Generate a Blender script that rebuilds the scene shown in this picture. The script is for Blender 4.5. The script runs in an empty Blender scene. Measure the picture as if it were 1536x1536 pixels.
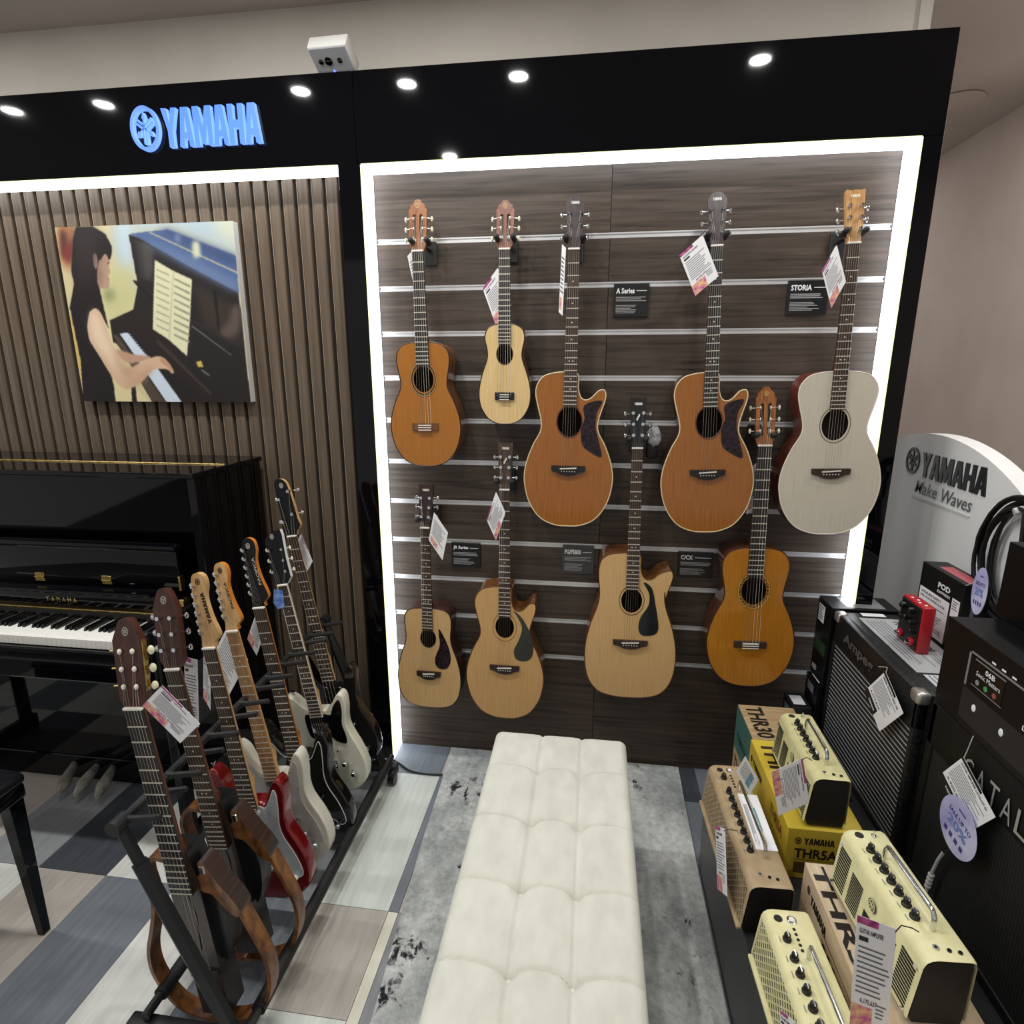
import bpy, bmesh, math, random
from mathutils import Vector, Matrix
from mathutils.geometry import tessellate_polygon
random.seed(7)
sc = bpy.context.scene
COL = sc.collection
PI = math.pi

# ---------------------------------------------------------------- camera
CAM = Vector((0.0642, -2.0717, 1.5160))
YAW, PITCH, ROLL, FPX = math.radians(-7.8437), math.radians(-13.5876), math.radians(-0.0517), 877.84
FWD = Vector((math.sin(YAW)*math.cos(PITCH), math.cos(YAW)*math.cos(PITCH), math.sin(PITCH)))
_r = FWD.cross(Vector((0, 0, 1))).normalized(); _u = _r.cross(FWD)
RGT = math.cos(ROLL)*_r + math.sin(ROLL)*_u
UPV = -math.sin(ROLL)*_r + math.cos(ROLL)*_u
cd = bpy.data.cameras.new('camera'); cam = bpy.data.objects.new('camera', cd); COL.objects.link(cam)
cd.sensor_width = 36; cd.sensor_fit = 'HORIZONTAL'; cd.lens = 36*FPX/1536; cd.clip_start = 0.02
cam.matrix_world = Matrix((
    (RGT.x, UPV.x, -FWD.x, CAM.x), (RGT.y, UPV.y, -FWD.y, CAM.y), (RGT.z, UPV.z, -FWD.z, CAM.z), (0, 0, 0, 1)))
sc.camera = cam

def at(x, y, ax, v):
    """point seen at photo pixel (x, y) on the plane ax = v"""
    d = FWD + RGT*((x-768)/FPX) - UPV*((y-768)/FPX)
    i = 'xyz'.index(ax)
    return CAM + d*((v-CAM[i])/d[i])

# ---------------------------------------------------------------- world and exposure
w = bpy.data.worlds.new('world'); sc.world = w; w.use_nodes = True
w.node_tree.nodes['Background'].inputs[0].default_value = (1.0, 0.975, 0.95, 1)
w.node_tree.nodes['Background'].inputs[1].default_value = 0.43
sc.view_settings.view_transform = 'Standard'; sc.view_settings.look = 'None'
sc.view_settings.gamma = 1; sc.view_settings.use_curve_mapping = False
sc.view_settings.exposure = 0.18
LED = 4.0            # light strips
DOWN = 5.7           # watts of one ceiling downlight
LENS = 14.0          # emission of a downlight lens

# ---------------------------------------------------------------- materials
def lin(h):
    if isinstance(h, str):
        h = h.lstrip('#'); c = [int(h[i:i+2], 16)/255 for i in (0, 2, 4)]
    else:
        c = h
    return tuple(x/12.92 if x <= .04045 else ((x+.055)/1.055)**2.4 for x in c)
_M = {}
def bs(m): return m.node_tree.nodes['Principled BSDF']
def P(name, col, rough=.5, metal=0., spec=.5, coat=0., emit=None, es=0., alpha=1., trans=0.):
    if name in _M: return _M[name]
    m = bpy.data.materials.new(name); m.use_nodes = True; b = bs(m)
    b.inputs['Base Color'].default_value = (*lin(col), 1)
    b.inputs['Roughness'].default_value = rough; b.inputs['Metallic'].default_value = metal
    b.inputs['Specular IOR Level'].default_value = spec
    b.inputs['Coat Weight'].default_value = coat; b.inputs['Coat Roughness'].default_value = .05
    if emit: b.inputs['Emission Color'].default_value = (*lin(emit), 1); b.inputs['Emission Strength'].default_value = es
    if alpha < 1: b.inputs['Alpha'].default_value = alpha
    if trans: b.inputs['Transmission Weight'].default_value = trans
    _M[name] = m
    return m
def tex(m, c1, c2, scale=(1, 1, 1), nscale=5., detail=4., lo=.35, hi=.65, coord='Object', bump=0., dist=0., rough2=None):
    """two-tone noise colour with optional relief"""
    nt = m.node_tree; N = nt.nodes; L = nt.links; b = bs(m)
    if coord == 'World':
        g = N.new('ShaderNodeNewGeometry'); src = g.outputs['Position']
    else:
        t = N.new('ShaderNodeTexCoord'); src = t.outputs[coord]
    mp = N.new('ShaderNodeMapping'); mp.inputs['Scale'].default_value = scale; L.new(src, mp.inputs['Vector'])
    n = N.new('ShaderNodeTexNoise'); n.inputs['Scale'].default_value = nscale; n.inputs['Detail'].default_value = detail
    n.inputs['Distortion'].default_value = dist
    L.new(mp.outputs[0], n.inputs['Vector'])
    r = N.new('ShaderNodeValToRGB'); e = r.color_ramp.elements
    e[0].position = lo; e[0].color = (*lin(c1), 1); e[1].position = hi; e[1].color = (*lin(c2), 1)
    L.new(n.outputs['Fac'], r.inputs[0]); L.new(r.outputs[0], b.inputs['Base Color'])
    if bump:
        bp = N.new('ShaderNodeBump'); bp.inputs['Strength'].default_value = bump; bp.inputs['Distance'].default_value = .002
        L.new(n.outputs['Fac'], bp.inputs['Height']); L.new(bp.outputs[0], b.inputs['Normal'])
    return m

black_gloss = P('black_gloss', '#06070b', .04, spec=.28)
black_matte = tex(P('black_matte', '#141516', .55), '#101112', '#1a1b1c', nscale=40)
black_plastic = P('black_plastic', '#0e0e10', .35)
black_satin = P('black_satin', '#17181a', .3)
chrome = P('chrome', '#d9dbde', .12, 1.)
brass = tex(P('brass', '#b59a55', .25, 1.), '#a58a48', '#cdb777', nscale=60)
white_plastic = P('white_plastic', '#e6e6e2', .35)
pearl = P('pearl', '#e9e5c8', .25)
ivory = P('ivory', '#efece2', .3)
steel_string = P('steel_string', '#b9b4a8', .3, .8)
nylon_string = P('nylon_string', '#d8d3c4', .3)
fret_mat = P('fret_nickel', '#dcd8cc', .3, .35)
rosewood = tex(P('rosewood', '#3a2a22', .45), '#2c1f1a', '#463127', (40, 40, 3), 4)
ebony = tex(P('ebony', '#211d1d', .4), '#191617', '#2a2625', (40, 40, 3), 4)
maple = tex(P('maple_neck', '#c99f68', .35), '#bd915b', '#d8b27c', (30, 30, 2), 4)
maple_board = tex(P('maple_board', '#a5794a', .35), '#946a40', '#b58957', (40, 40, 3), 4)
mahogany = tex(P('mahogany', '#5a2f20', .3, coat=.4), '#43221a', '#70402a', (20, 20, 2), 5)
orange_maple = P('orange_maple', '#c97a28', .35)
felt = P('felt', '#101010', .9)
LEDM = P('led_diffuser', '#ffffff', .5, emit='#f3f8ff', es=LED)
paper = P('paper', '#f0f1f5', .6)
ink = P('ink', '#2c2c33', .6)
ink_grey = P('ink_grey', '#6f7078', .6)
magenta = tex(P('tag_magenta', '#b03a80', .6), '#8c2468', '#d169a5', nscale=60)
pinkpic = tex(P('tag_pink', '#dd8db8', .6), '#c25a9a', '#f0c48f', nscale=70, detail=2)

# ---------------------------------------------------------------- mesh building
class MB:
    def __init__(s): s.v = []; s.f = []; s.m = []; s.mats = []
    def mi(s, mat):
        if mat not in s.mats: s.mats.append(mat)
        return s.mats.index(mat)
    def add(s, vs, fs, mat, M=None):
        o = len(s.v); k = s.mi(mat)
        s.v += [tuple(M @ Vector(v)) if M else tuple(v) for v in vs]
        for f in fs: s.f.append(tuple(i+o for i in f)); s.m.append(k)
        return s
    def box(s, x0, x1, y0, y1, z0, z1, mat, M=None):
        vs = [(x, y, z) for z in (z0, z1) for y in (y0, y1) for x in (x0, x1)]
        return s.add(vs, [(0, 2, 3, 1), (4, 5, 7, 6), (0, 1, 5, 4), (2, 6, 7, 3), (0, 4, 6, 2), (1, 3, 7, 5)], mat, M)
    def rbox(s, x0, x1, y0, y1, z0, z1, r, mat, M=None, seg=2):
        bm = bmesh.new(); bmesh.ops.create_cube(bm, size=1)
        for v in bm.verts:
            v.co = Vector(((x0+x1)/2+v.co.x*(x1-x0), (y0+y1)/2+v.co.y*(y1-y0), (z0+z1)/2+v.co.z*(z1-z0)))
        bmesh.ops.bevel(bm, geom=bm.edges[:], offset=r, segments=seg, affect='EDGES', profile=.5)
        bm.verts.index_update()
        vs = [v.co[:] for v in bm.verts]; fs = [[v.index for v in f.verts] for f in bm.faces]; bm.free()
        return s.add(vs, fs, mat, M)
    def prism(s, pts, y0, y1, mat, M=None, holes=(), side=None, back=None, caps=(True, True)):
        """polygon in XZ (list of (x, z)) extruded along Y from y0 (front) to y1"""
        loops = [list(pts)] + [list(h) for h in holes]
        polys = [[Vector((p[0], p[1], 0)) for p in l] for l in loops]
        tris = tessellate_polygon(polys)
        flat = [p for l in loops for p in l]; n = len(flat)
        if caps[0]: s.add([(p[0], y0, p[1]) for p in flat], orient(tris, flat, -1), mat, M)
        if caps[1]: s.add([(p[0], y1, p[1]) for p in flat], orient(tris, flat, 1), back or side or mat, M)
        for li, l in enumerate(loops):
            k = len(l); vs = [(p[0], y0, p[1]) for p in l]+[(p[0], y1, p[1]) for p in l]
            a = area(l); fs = []
            for i in range(k):
                j = (i+1) % k
                q = (i, j, j+k, i+k)
                if (a < 0) != (li > 0): q = q[::-1]
                fs.append(q)
            s.add(vs, fs, side or mat, M)
        return s
    def tube(s, path, r, mat, n=8, M=None, closed=False, caps=True):
        path = [Vector(p) for p in path]; rs = r if isinstance(r, (list, tuple)) else [r]*len(path)
        vs = []; fs = []; N = len(path); prev = None
        for i, p in enumerate(path):
            a = path[(i-1) % N] if closed or i else path[0]; b = path[(i+1) % N] if closed or i < N-1 else path[-1]
            t = (b-a).normalized() if (b-a).length > 1e-9 else Vector((0, 0, 1))
            if prev is None:
                h = Vector((0, 0, 1)) if abs(t.z) < .9 else Vector((1, 0, 0)); x = t.cross(h).normalized()
            else:
                x = (prev - t*prev.dot(t)).normalized()
            prev = x; y = t.cross(x)
            for k in range(n):
                c = 2*PI*k/n; vs.append(p + x*math.cos(c)*rs[i] + y*math.sin(c)*rs[i])
        for i in range(N if closed else N-1):
            for k in range(n):
                j = (i+1) % N
                fs.append((i*n+k, i*n+(k+1) % n, j*n+(k+1) % n, j*n+k))
        if caps and not closed: fs.append(tuple(range(n))[::-1]); fs.append(tuple(range((N-1)*n, N*n)))
        return s.add(vs, fs, mat, M)
    def cyl(s, p0, p1, r0, mat, r1=None, n=12, M=None):
        return s.tube([p0, p1], [r0, r0 if r1 is None else r1], mat, n, M)
    def lathe(s, prof, mat, M=None, n=16):
        """prof list of (r, h) turned about local Z"""
        vs = []; fs = []
        for r, h in prof:
            for k in range(n): vs.append((r*math.cos(2*PI*k/n), r*math.sin(2*PI*k/n), h))
        for i in range(len(prof)-1):
            for k in range(n): fs.append((i*n+k, i*n+(k+1) % n, (i+1)*n+(k+1) % n, (i+1)*n+k))
        fs.append(tuple(range(n))[::-1]); fs.append(tuple(range((len(prof)-1)*n, len(prof)*n)))
        return s.add(vs, fs, mat, M)
    def ball(s, c, rx, ry, rz, mat, n=10, M=None):
        vs = []; fs = []; R = n//2+1
        for i in range(R+1):
            a = PI*i/R
            for k in range(n):
                b = 2*PI*k/n
                vs.append((c[0]+rx*math.sin(a)*math.cos(b), c[1]+ry*math.sin(a)*math.sin(b), c[2]+rz*math.cos(a)))
        for i in range(R):
            for k in range(n): fs.append((i*n+k, (i+1)*n+k, (i+1)*n+(k+1) % n, i*n+(k+1) % n))
        return s.add(vs, fs, mat, M)
    def mesh(s, name, smooth=35):
        me = bpy.data.meshes.new(name); me.from_pydata(s.v, [], s.f)
        for m in s.mats: me.materials.append(m)
        me.polygons.foreach_set('material_index', s.m)
        if smooth:
            me.polygons.foreach_set('use_smooth', [True]*len(me.polygons))
            me.set_sharp_from_angle(angle=math.radians(smooth))
        me.update()
        return me
    def build(s, name, parent=None, smooth=35, **kw):
        return link(name, s.mesh(name, smooth), parent, **kw)
def area(l): return sum(l[i][0]*l[(i+1) % len(l)][1]-l[(i+1) % len(l)][0]*l[i][1] for i in range(len(l)))/2
def orient(tris, flat, sgn):
    out = []
    for t in tris:
        a = area([flat[i] for i in t])
        # facing -Y for sgn -1: in XZ (x right, z up) counter-clockwise faces -Y
        if (a > 0) == (sgn < 0): out.append(tuple(t))
        else: out.append(tuple(t)[::-1])
    return out
def link(name, me, parent=None, loc=None, rot=None, kind=None, scale=None):
    o = bpy.data.objects.new(name, me); COL.objects.link(o)
    if parent: o.parent = parent
    if loc: o.location = loc
    if rot: o.rotation_euler = rot
    if scale: o.scale = scale
    if kind: o['kind'] = kind
    return o
def tag(o, label, cat, group=None):
    o['label'] = label; o['category'] = cat
    if group: o['group'] = group
    return o
def thing(name, label, cat, loc=(0, 0, 0), rot=(0, 0, 0), group=None):
    o = bpy.data.objects.new(name, None); COL.objects.link(o); o.empty_display_size = .05
    o.location = loc; o.rotation_euler = rot
    return tag(o, label, cat, group)
def struct(name, mb, parent=None, smooth=35):
    return mb.build(name, parent, smooth, kind='structure')
def basis(o, r, u):
    """matrix whose local X runs along r, local Z along u, local -Y faces the reader"""
    r = Vector(r).normalized(); u = Vector(u); u = (u - r*u.dot(r)).normalized(); n = u.cross(r)
    o = Vector(o)
    return Matrix(((r.x, n.x, u.x, o.x), (r.y, n.y, u.y, o.y), (r.z, n.z, u.z, o.z), (0, 0, 0, 1)))
def spline(pts, per=6, closed=True):
    out = []; n = len(pts)
    rng = range(n) if closed else range(n-1)
    for i in rng:
        p0 = pts[(i-1) % n] if closed or i else pts[0]; p1 = pts[i]; p2 = pts[(i+1) % n]
        p3 = pts[(i+2) % n] if closed or i < n-2 else pts[-1]
        for k in range(per):
            t = k/per
            out.append(tuple(.5*((2*p1[c])+(-p0[c]+p2[c])*t+(2*p0[c]-5*p1[c]+4*p2[c]-p3[c])*t*t+(-p0[c]+3*p1[c]-3*p2[c]+p3[c])*t**3) for c in range(len(p1))))
    if not closed: out.append(tuple(pts[-1]))
    return out
def ellipse(cx, cz, rx, rz, n=28): return [(cx+rx*math.cos(2*PI*k/n), cz+rz*math.sin(2*PI*k/n)) for k in range(n)]

# lettering ------------------------------------------------------------
_T = {}
def text_mesh(s, bold=0.):
    key = (s, bold)
    if key not in _T:
        c = bpy.data.curves.new('t', 'FONT'); c.body = s; c.size = 1; c.offset = bold; c.resolution_u = 2
        o = bpy.data.objects.new('t', c); COL.objects.link(o)
        dg = bpy.context.evaluated_depsgraph_get(); me = o.evaluated_get(dg).to_mesh()
        vs = [v.co.copy() for v in me.vertices]; fs = [tuple(p.vertices) for p in me.polygons]
        o.evaluated_get(dg).to_mesh_clear(); bpy.data.objects.remove(o); bpy.data.curves.remove(c)
        x0 = min(v.x for v in vs); x1 = max(v.x for v in vs); y0 = min(v.y for v in vs); y1 = max(v.y for v in vs)
        _T[key] = ([((v.x-x0)/(x1-x0), (v.y-y0)/(y1-y0)) for v in vs], fs, (x1-x0)/(y1-y0))
    return _T[key]
def put_text(mb, s, M, x, z, w, h, mat, y=-.0006, bold=.02):
    """text filling the box x..x+w, z..z+h of the local XZ plane, facing -Y"""
    vs, fs, _ = text_mesh(s, bold)
    mb.add([(x+v[0]*w, y, z+v[1]*h) for v in vs], fs, mat, M)
GL = {
 'Y': (.66, [[(0, 1), (.22, 1), (.33, .62), (.44, 1), (.66, 1), (.44, .42), (.44, 0), (.22, 0), (.22, .42)]]),
 'A': (.66, [[(0, 0), (.18, 1), (.48, 1), (.66, 0), (.45, 0), (.42, .2), (.24, .2), (.21, 0)], [(.27, .36), (.39, .36), (.33, .75)]]),
 'M': (.80, [[(0, 0), (0, 1), (.25, 1), (.4, .5), (.55, 1), (.8, 1), (.8, 0), (.6, 0), (.6, .55), (.47, .05), (.33, .05), (.2, .55), (.2, 0)]]),
 'H': (.66, [[(0, 0), (0, 1), (.22, 1), (.22, .6), (.44, .6), (.44, 1), (.66, 1), (.66, 0), (.44, 0), (.44, .4), (.22, .4), (.22, 0)]]),
}
def logo_letters(w, h, gap=.05):
    """(letter, outline, holes) for the block lettering scaled to w x h"""
    tot = sum(GL[c][0] for c in 'YAMAHA')+gap*5; x = 0; out = []
    for c in 'YAMAHA':
        L = [[((x+p[0])/tot*w, p[1]*h) for p in l] for l in GL[c][1]]
        out.append((c, L[0], L[1:])); x += GL[c][0]+gap
    return out
def put_logo(mb, M, x, z, w, h, mat, y0=-.0008, y1=-.0001):
    for c, o, hs in logo_letters(w, h):
        mb.prism([(x+p[0], z+p[1]) for p in o], y0, y1, mat, M, [[(x+p[0], z+p[1]) for p in q] for q in hs], caps=(True, False))
def put_emblem(mb, M, cx, cz, rx, rz, mat, y0=-.0008, y1=-.0001):
    mb.prism(ellipse(cx, cz, rx, rz), y0, y1, mat, M, [ellipse(cx, cz, rx*.82, rz*.82)], caps=(True, False))
    for k in range(3):
        a = PI/2+k*2*PI/3; ca, sa = math.cos(a), math.sin(a)
        def q(u, v): return (cx+rx*(u*ca-v*sa), cz+rz*(u*sa+v*ca))
        for poly in ([(.0, -.06), (.45, -.06), (.5, -.11), (.72, 0), (.5, .11), (.45, .06), (.0, .06)],
                     [(-.72, .05), (.0, .05), (.0, .15), (-.72, .15)], [(-.72, -.15), (.0, -.15), (.0, -.05), (-.72, -.05)]):
            mb.prism([q(*p) for p in poly], y0, y1, mat, M, caps=(True, False))
def put_lines(mb, M, x0, x1, z0, z1, n, mat, y=-.0006, fill=.42, seed=1, ragged=.35):
    rr = random.Random(seed)
    for i in range(n):
        z = z1-(z1-z0)*(i+.5)/n; h = (z1-z0)/n*fill/2
        e = x1-(x1-x0)*ragged*rr.random()
        mb.add([(x0, y, z-h), (e, y, z-h), (e, y, z+h), (x0, y, z+h)], [(0, 1, 2, 3)], mat, M)
def put_quad(mb, M, x0, x1, z0, z1, mat, y=-.0005):
    mb.add([(x0, y, z0), (x1, y, z0), (x1, y, z1), (x0, y, z1)], [(0, 1, 2, 3)], mat, M)

# ================================================================ SETTING
XL, XR, ZT, Z1, YF = -.6864, .947, 2.1505, 1.9406, -.104      # panel sides, top, first groove, front plane of the portal
CEIL = 2.65
wallpaint = tex(P('wall_paint', '#c8c2b9', .8), '#c3bdb4', '#cdc7be', nscale=3, coord='World')
wallpink = tex(P('wall_paint_pink', '#cdbdb3', .8), '#c8b8ae', '#d2c2b8', nscale=3, coord='World')
ceilpaint = tex(P('ceiling_paint', '#c4bab2', .85), '#bfb5ad', '#c9bfb7', nscale=2, coord='World')

# floor with separate tiles
jointm = P('floor_joint', '#6d6c68', .8)
floor = struct('floor', MB().box(-4.2, 1.95, -4.5, 3.2, -.06, -.0042, jointm))
def tilemat(name, c1, c2, axis=1):
    return tex(P('tile_'+name, c1, .42, spec=.4), c1, c2, (26, 2.2, 1) if axis else (3, 3, 1), 3, 5, .3, .7, 'World', .05)
TW = tilemat('white', '#cfd1cc', '#e0e2df'); TT = tilemat('taupe', '#a8a29b', '#b9b3ab'); TS = tilemat('slate', '#6b727a', '#7b828a')
TL_ = tilemat('light', '#c8d0ca', '#d8dfd9'); TD = tilemat('dark', '#3b3f46', '#4a4e56'); TC = tilemat('cream', '#d8d6c6', '#e3e1d2')
TG = tilemat('grey', '#83868a', '#94979b')
R0, R1, R2, R3, R4 = .42, -.18, -.763, -1.346, -1.93
cols = [
 (-2.806, -2.57, [TS, TG, TL_, TT, TS]), (-2.57, -2.334, [TG, TL_, TS, TW, TT]), (-2.334, -2.098, [TL_, TD, TW, TS, TG]), (-2.098, -1.856, [TG, TT, TL_, TT, TS]),
 (-1.856, -1.62, [TS, TG, TW, TG, TT]), (-1.62, -1.384, [TL_, TD, TT, TT, TS]), (-1.384, -1.142, [TS, TW, TS, TS, TL_]),
 (-1.142, -.905, [TT, TS, TW, TW, TT]), (-.905, -.69, [TW, TG, TS, TS, TL_]),
]
def tile(x0, x1, y0, y1, m):
    g = .0008
    MB().box(x0+g, x1-g, y0+g, y1-g, -.005, 0, m).build('tile', floor, 0)
for x0, x1, ms in cols:
    for (a, b), m in zip(((.42, R1), (R1, R2), (R2, R3), (R3, R4), (R4, -2.513)), ms):
        tile(x0, x1, b, a, m)
for a, b, m in ((.02, R1, TS), (R1, R2, TL_), (R2, -1.058, TT), (-1.058, -1.64, TL_), (-1.64, -2.2, TS)):
    tile(-.69, -.477, b, a, m)
for a, b, m in ((.02, R1, TT), (R1, R2, TS), (R2, R3, TC), (R3, R4, TC)):
    tile(-.477, -.447, b, a, m)
for i in range(4):
    x0 = -.447+i*.236
    for j, (a, b) in enumerate(((.02, -.19), (-.19, R2), (R2, R3), (R3, R4))):
        tile(x0, x0+.236, b, a, (TL_, TT, TG, TS)[(i*2+j) % 4] if i < 3 else (TD, TS, TS, TG)[j])
for i in range(5):
    x0 = .497+i*.236
    for j, (a, b) in enumerate(((.6, -.19), (-.19, R2), (R2, R3))):
        tile(x0, x0+.236, b, a, (TS, TD, TG, TD)[(i+j) % 4])

# shell
struct('ceiling', MB().box(-4.2, 1.95, -4.5, 3.2, CEIL, CEIL+.05, ceilpaint))
struct('wall_back', MB().box(-4.2, .972, .02, .2, 0, CEIL, wallpaint))
struct('trim_1', MB().box(.945, .978, .012, .02, 2.3, CEIL, wallpaint))
struct('wall_right', MB().box(1.893, 1.95, -4.5, 3.2, 0, CEIL, wallpink))
struct('wall_rear', MB().box(.972, 1.95, 3.15, 3.2, 0, CEIL, wallpink))

# slat wall with separate boards and aluminium rails
def boardmat(name, shift):
    m = P(name, '#4a3f39', .42, spec=.35)
    nt = m.node_tree; N = nt.nodes; L = nt.links; b = bs(m)
    g = N.new('ShaderNodeNewGeometry'); mp = N.new('ShaderNodeMapping'); mp.inputs['Scale'].default_value = (1.1, 1, 26); mp.inputs['Location'].default_value = (shift, shift*3, shift*7)
    L.new(g.outputs['Position'], mp.inputs['Vector'])
    n = N.new('ShaderNodeTexNoise'); n.inputs['Scale'].default_value = 3.2; n.inputs['Detail'].default_value = 6; n.inputs['Distortion'].default_value = .5
    L.new(mp.outputs[0], n.inputs['Vector'])
    r = N.new('ShaderNodeValToRGB'); e = r.color_ramp.elements
    e[0].position = .3; e[0].color = (*lin('#2d2520'), 1); e[1].position = .72; e[1].color = (*lin('#52463e'), 1)
    k = r.color_ramp.elements.new(.47); k.color = (*lin('#433931'), 1)
    L.new(n.outputs['Fac'], r.inputs[0]); L.new(r.outputs[0], b.inputs['Base Color'])
    return m
BM = [boardmat('walnut_board_%s' % c, s) for c, s in (('a', 0), ('b', 3.7), ('c', 8.1))]
alu = P('rail_aluminium', '#d2d3d4', .32, .45)
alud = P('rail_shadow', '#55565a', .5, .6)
swall = struct('wall_slat_panel', MB().box(XL-.01, XR+.01, .006, .02, 0, ZT+.02, P('slot_dark', '#1c1917', .8)))
edges = [ZT+.01]+[Z1-.15*k for k in range(11)]+[0]
GH = .0085
SEAM = .1
for i in range(12):
    zt = edges[i]-(GH if i else 0); zb = edges[i+1]+(GH if i < 11 else 0)
    for j, (a, b) in enumerate(((XL, SEAM), (SEAM, XR))):
        MB().rbox(a+.0006, b-.0006, 0, .014, zb, zt, .0012, BM[(i*2+j*5+i//3) % 3], seg=1).build('board', swall, 0)
for i in range(11):
    z = edges[i+1]
    mb = MB()
    mb.box(XL+.004, XR-.004, .0045, .008, z-GH, z+GH, alu)
    mb.box(XL+.004, XR-.004, .0008, .006, z+GH-.0045, z+GH, alu)
    mb.box(XL+.004, XR-.004, .0008, .006, z-GH, z-GH+.0045, alu)
    mb.box(XL-.001, XL+.004, .0008, .006, z-GH, z+GH, alud); mb.box(XR-.004, XR+.001, .0008, .006, z-GH, z+GH, alud)
    mb.build('rail', swall, 0)

# fluted wall behind the piano
def flutemat(name, s):
    return tex(P(name, '#5d5047', .45, spec=.3), '#514539', '#6e6051', (30, 30, .8), 3, 6, .3, .72, 'World', .06, .1)
FM = [flutemat('flute_wood', 0)]
groove = P('flute_groove', '#17120e', .7)
fwall = struct('wall_fluted', MB().box(-2.95, -.70, .016, .02, 0, ZT+.02, groove))
pitch = .05265
def slatmesh(w_):
    mb = MB(); c = .003
    mb.prism([(0, 0), (c, -.0), (w_-c, 0), (w_, 0)], 0, 0, FM[0]) if False else None
    sec = [(0, .016), (0, .003), (.0025, 0), (w_-.0025, 0), (w_, .003), (w_, .016)]
    n = len(sec)
    mb.add([(x, y, z) for z in (0, ZT+.01) for x, y in sec], [(i, i+1, i+1+n, i+n) for i in range(n-1)], FM[0])
    return mb.mesh('slat', 0)
sm = slatmesh(pitch-.0165)
FM.insert(0, tex(P('flute_highlight', '#9c8a74', .4), '#8d7b66', '#a8967f', (30, 30, .8), 3, coord='World'))  # lighter wood tone painting the bright highlight along slat edges
highlight_bead = slatmesh(.0030)
for i in range(40):
    x = -.8642-pitch*i+.012+pitch*2
    if x > -.72: continue
    link('slat', sm, fwall, (x, 0, 0))
    link('slat_highlight', highlight_bead, fwall, (x+pitch-.0055, .006, 0))  # thin pale strip standing in for the chamfer highlight

# black gloss portal: fascia with a joint, two columns
struct('trim_2', MB().rbox(-3.2, -.7005, YF, .019, ZT, 2.407, .0012, black_gloss, seg=1), smooth=0)
struct('trim_3', MB().rbox(-.6995, 1.003, YF, .019, ZT, 2.407, .0012, black_gloss, seg=1), smooth=0)
struct('trim_4', MB().rbox(-.764, XL-.003, YF, .019, 0, ZT, .0012, black_gloss, seg=1), smooth=0)
struct('trim_5', MB().rbox(XR+.003, 1.003, YF, .019, 0, ZT, .0012, black_gloss, seg=1), smooth=0)
# back of the portal on its free end
struct('trim_6', MB().box(.972, 1.0, .019, .2, 0, 2.40, black_matte))
# light strips on the inner faces
edge_trim = P('strip_edge', '#e9efb8', .4, emit='#e6efae', es=1.2)
def strip(name, label, x0, x1, z0, z1, front):
    t = thing(name, label, 'light strip', (x0, YF, z0))
    MB().box(0, x1-x0, .004, -YF-.001, 0, z1-z0, LEDM).build('diffuser', t, 0)
    a, b, c, d = front
    MB().box(a-x0, b-x0, -.0012, .004, c-z0, d-z0, edge_trim).build('front_edge', t, 0)
    return t
strip('light_strip', 'long white lit strip under the black fascia over the guitar boards', XL, XR, ZT-.003, ZT-.0002, (XL, XR, ZT-.003, ZT-.0002))
strip('light_strip', 'upright white lit strip between the piano bay column and guitar boards', XL-.003, XL, 0, ZT-.003, (XL-.003, XL, 0, ZT-.003))
strip('light_strip', 'upright white lit strip on the black column beside the arched sign', XR, XR+.003, 0, ZT-.003, (XR, XR+.003, 0, ZT-.003))
strip('light_strip', 'white lit strip above the fluted wood wall and piano', -2.95, -.764, ZT-.003, ZT-.0002, (-2.95, -.764, ZT-.003, ZT-.0002))

# ceiling downlights (front row shows mirrored in the gloss fascia; some unseen ones are added)
lensm = P('downlight_lens', '#ffffff', .4, emit='#fff4e6', es=LENS)
def dl_meshes():
    r = MB().lathe([(.032, 0), (.046, -.002), (.048, -.005), (.044, -.006), (.032, -.003)], white_plastic, n=24).mesh('rim')
    l = MB().lathe([(.0315, -.001), (.0315, -.0025), (.001, -.003)], lensm, n=24).mesh('lens', 0)
    return r, l
RIM, LEN = dl_meshes()
lampd = bpy.data.lights.new('downlight_beam', 'AREA'); lampd.shape = 'DISK'; lampd.size = .07; lampd.energy = DOWN; lampd.color = (1, .985, .945); lampd.spread = math.radians(180)
def downlight(x, y, label):
    t = thing('downlight', label, 'downlight', (x, y, CEIL), group='ceiling downlights')
    link('rim', RIM, t); link('lens', LEN, t)
    o = bpy.data.objects.new('beam', lampd); COL.objects.link(o); o.parent = t; o.location = (0, 0, -.008)
for i in (0, 1, 2, 4, 5, 6, 8):
    downlight(-3.0+i*.455, -.76, 'round white ceiling downlight in the row facing the black fascia')
for x in (-.75,):
    downlight(x, -1.59, 'round white ceiling downlight in the row further from the fascia')
for x in (-2.4, -.75, .9):
    downlight(x, -2.7, 'round white ceiling downlight added unseen towards the shop floor')  # unseen row, kept for its light
downlight(1.5, -.45, 'round white ceiling downlight added for light over the aisle behind the arched panel')  # added lamp out of view, brightens the side wall and arch
downlight(1.6, .35, 'round white ceiling downlight added to brighten the bare side wall')  # unseen lamp put in to lift the side wall
downlight(1.2, 2.3, 'round white ceiling downlight added out of view behind the black portal')  # extra lamp out of view, lights the area beyond the portal
t = thing('downlight', 'unlit round ceiling downlight beyond the black portal', 'downlight', (1.576, 1.04, CEIL))
MB().lathe([(.07, 0), (.1, -.003), (.103, -.006), (.09, -.008), (.07, -.004)], wallpink, n=32).build('rim', t)
MB().lathe([(.069, -.001), (.069, -.003), (.001, -.003)], P('lens_off', '#b5a8a2', .5), n=24).build('lens', t)

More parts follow.
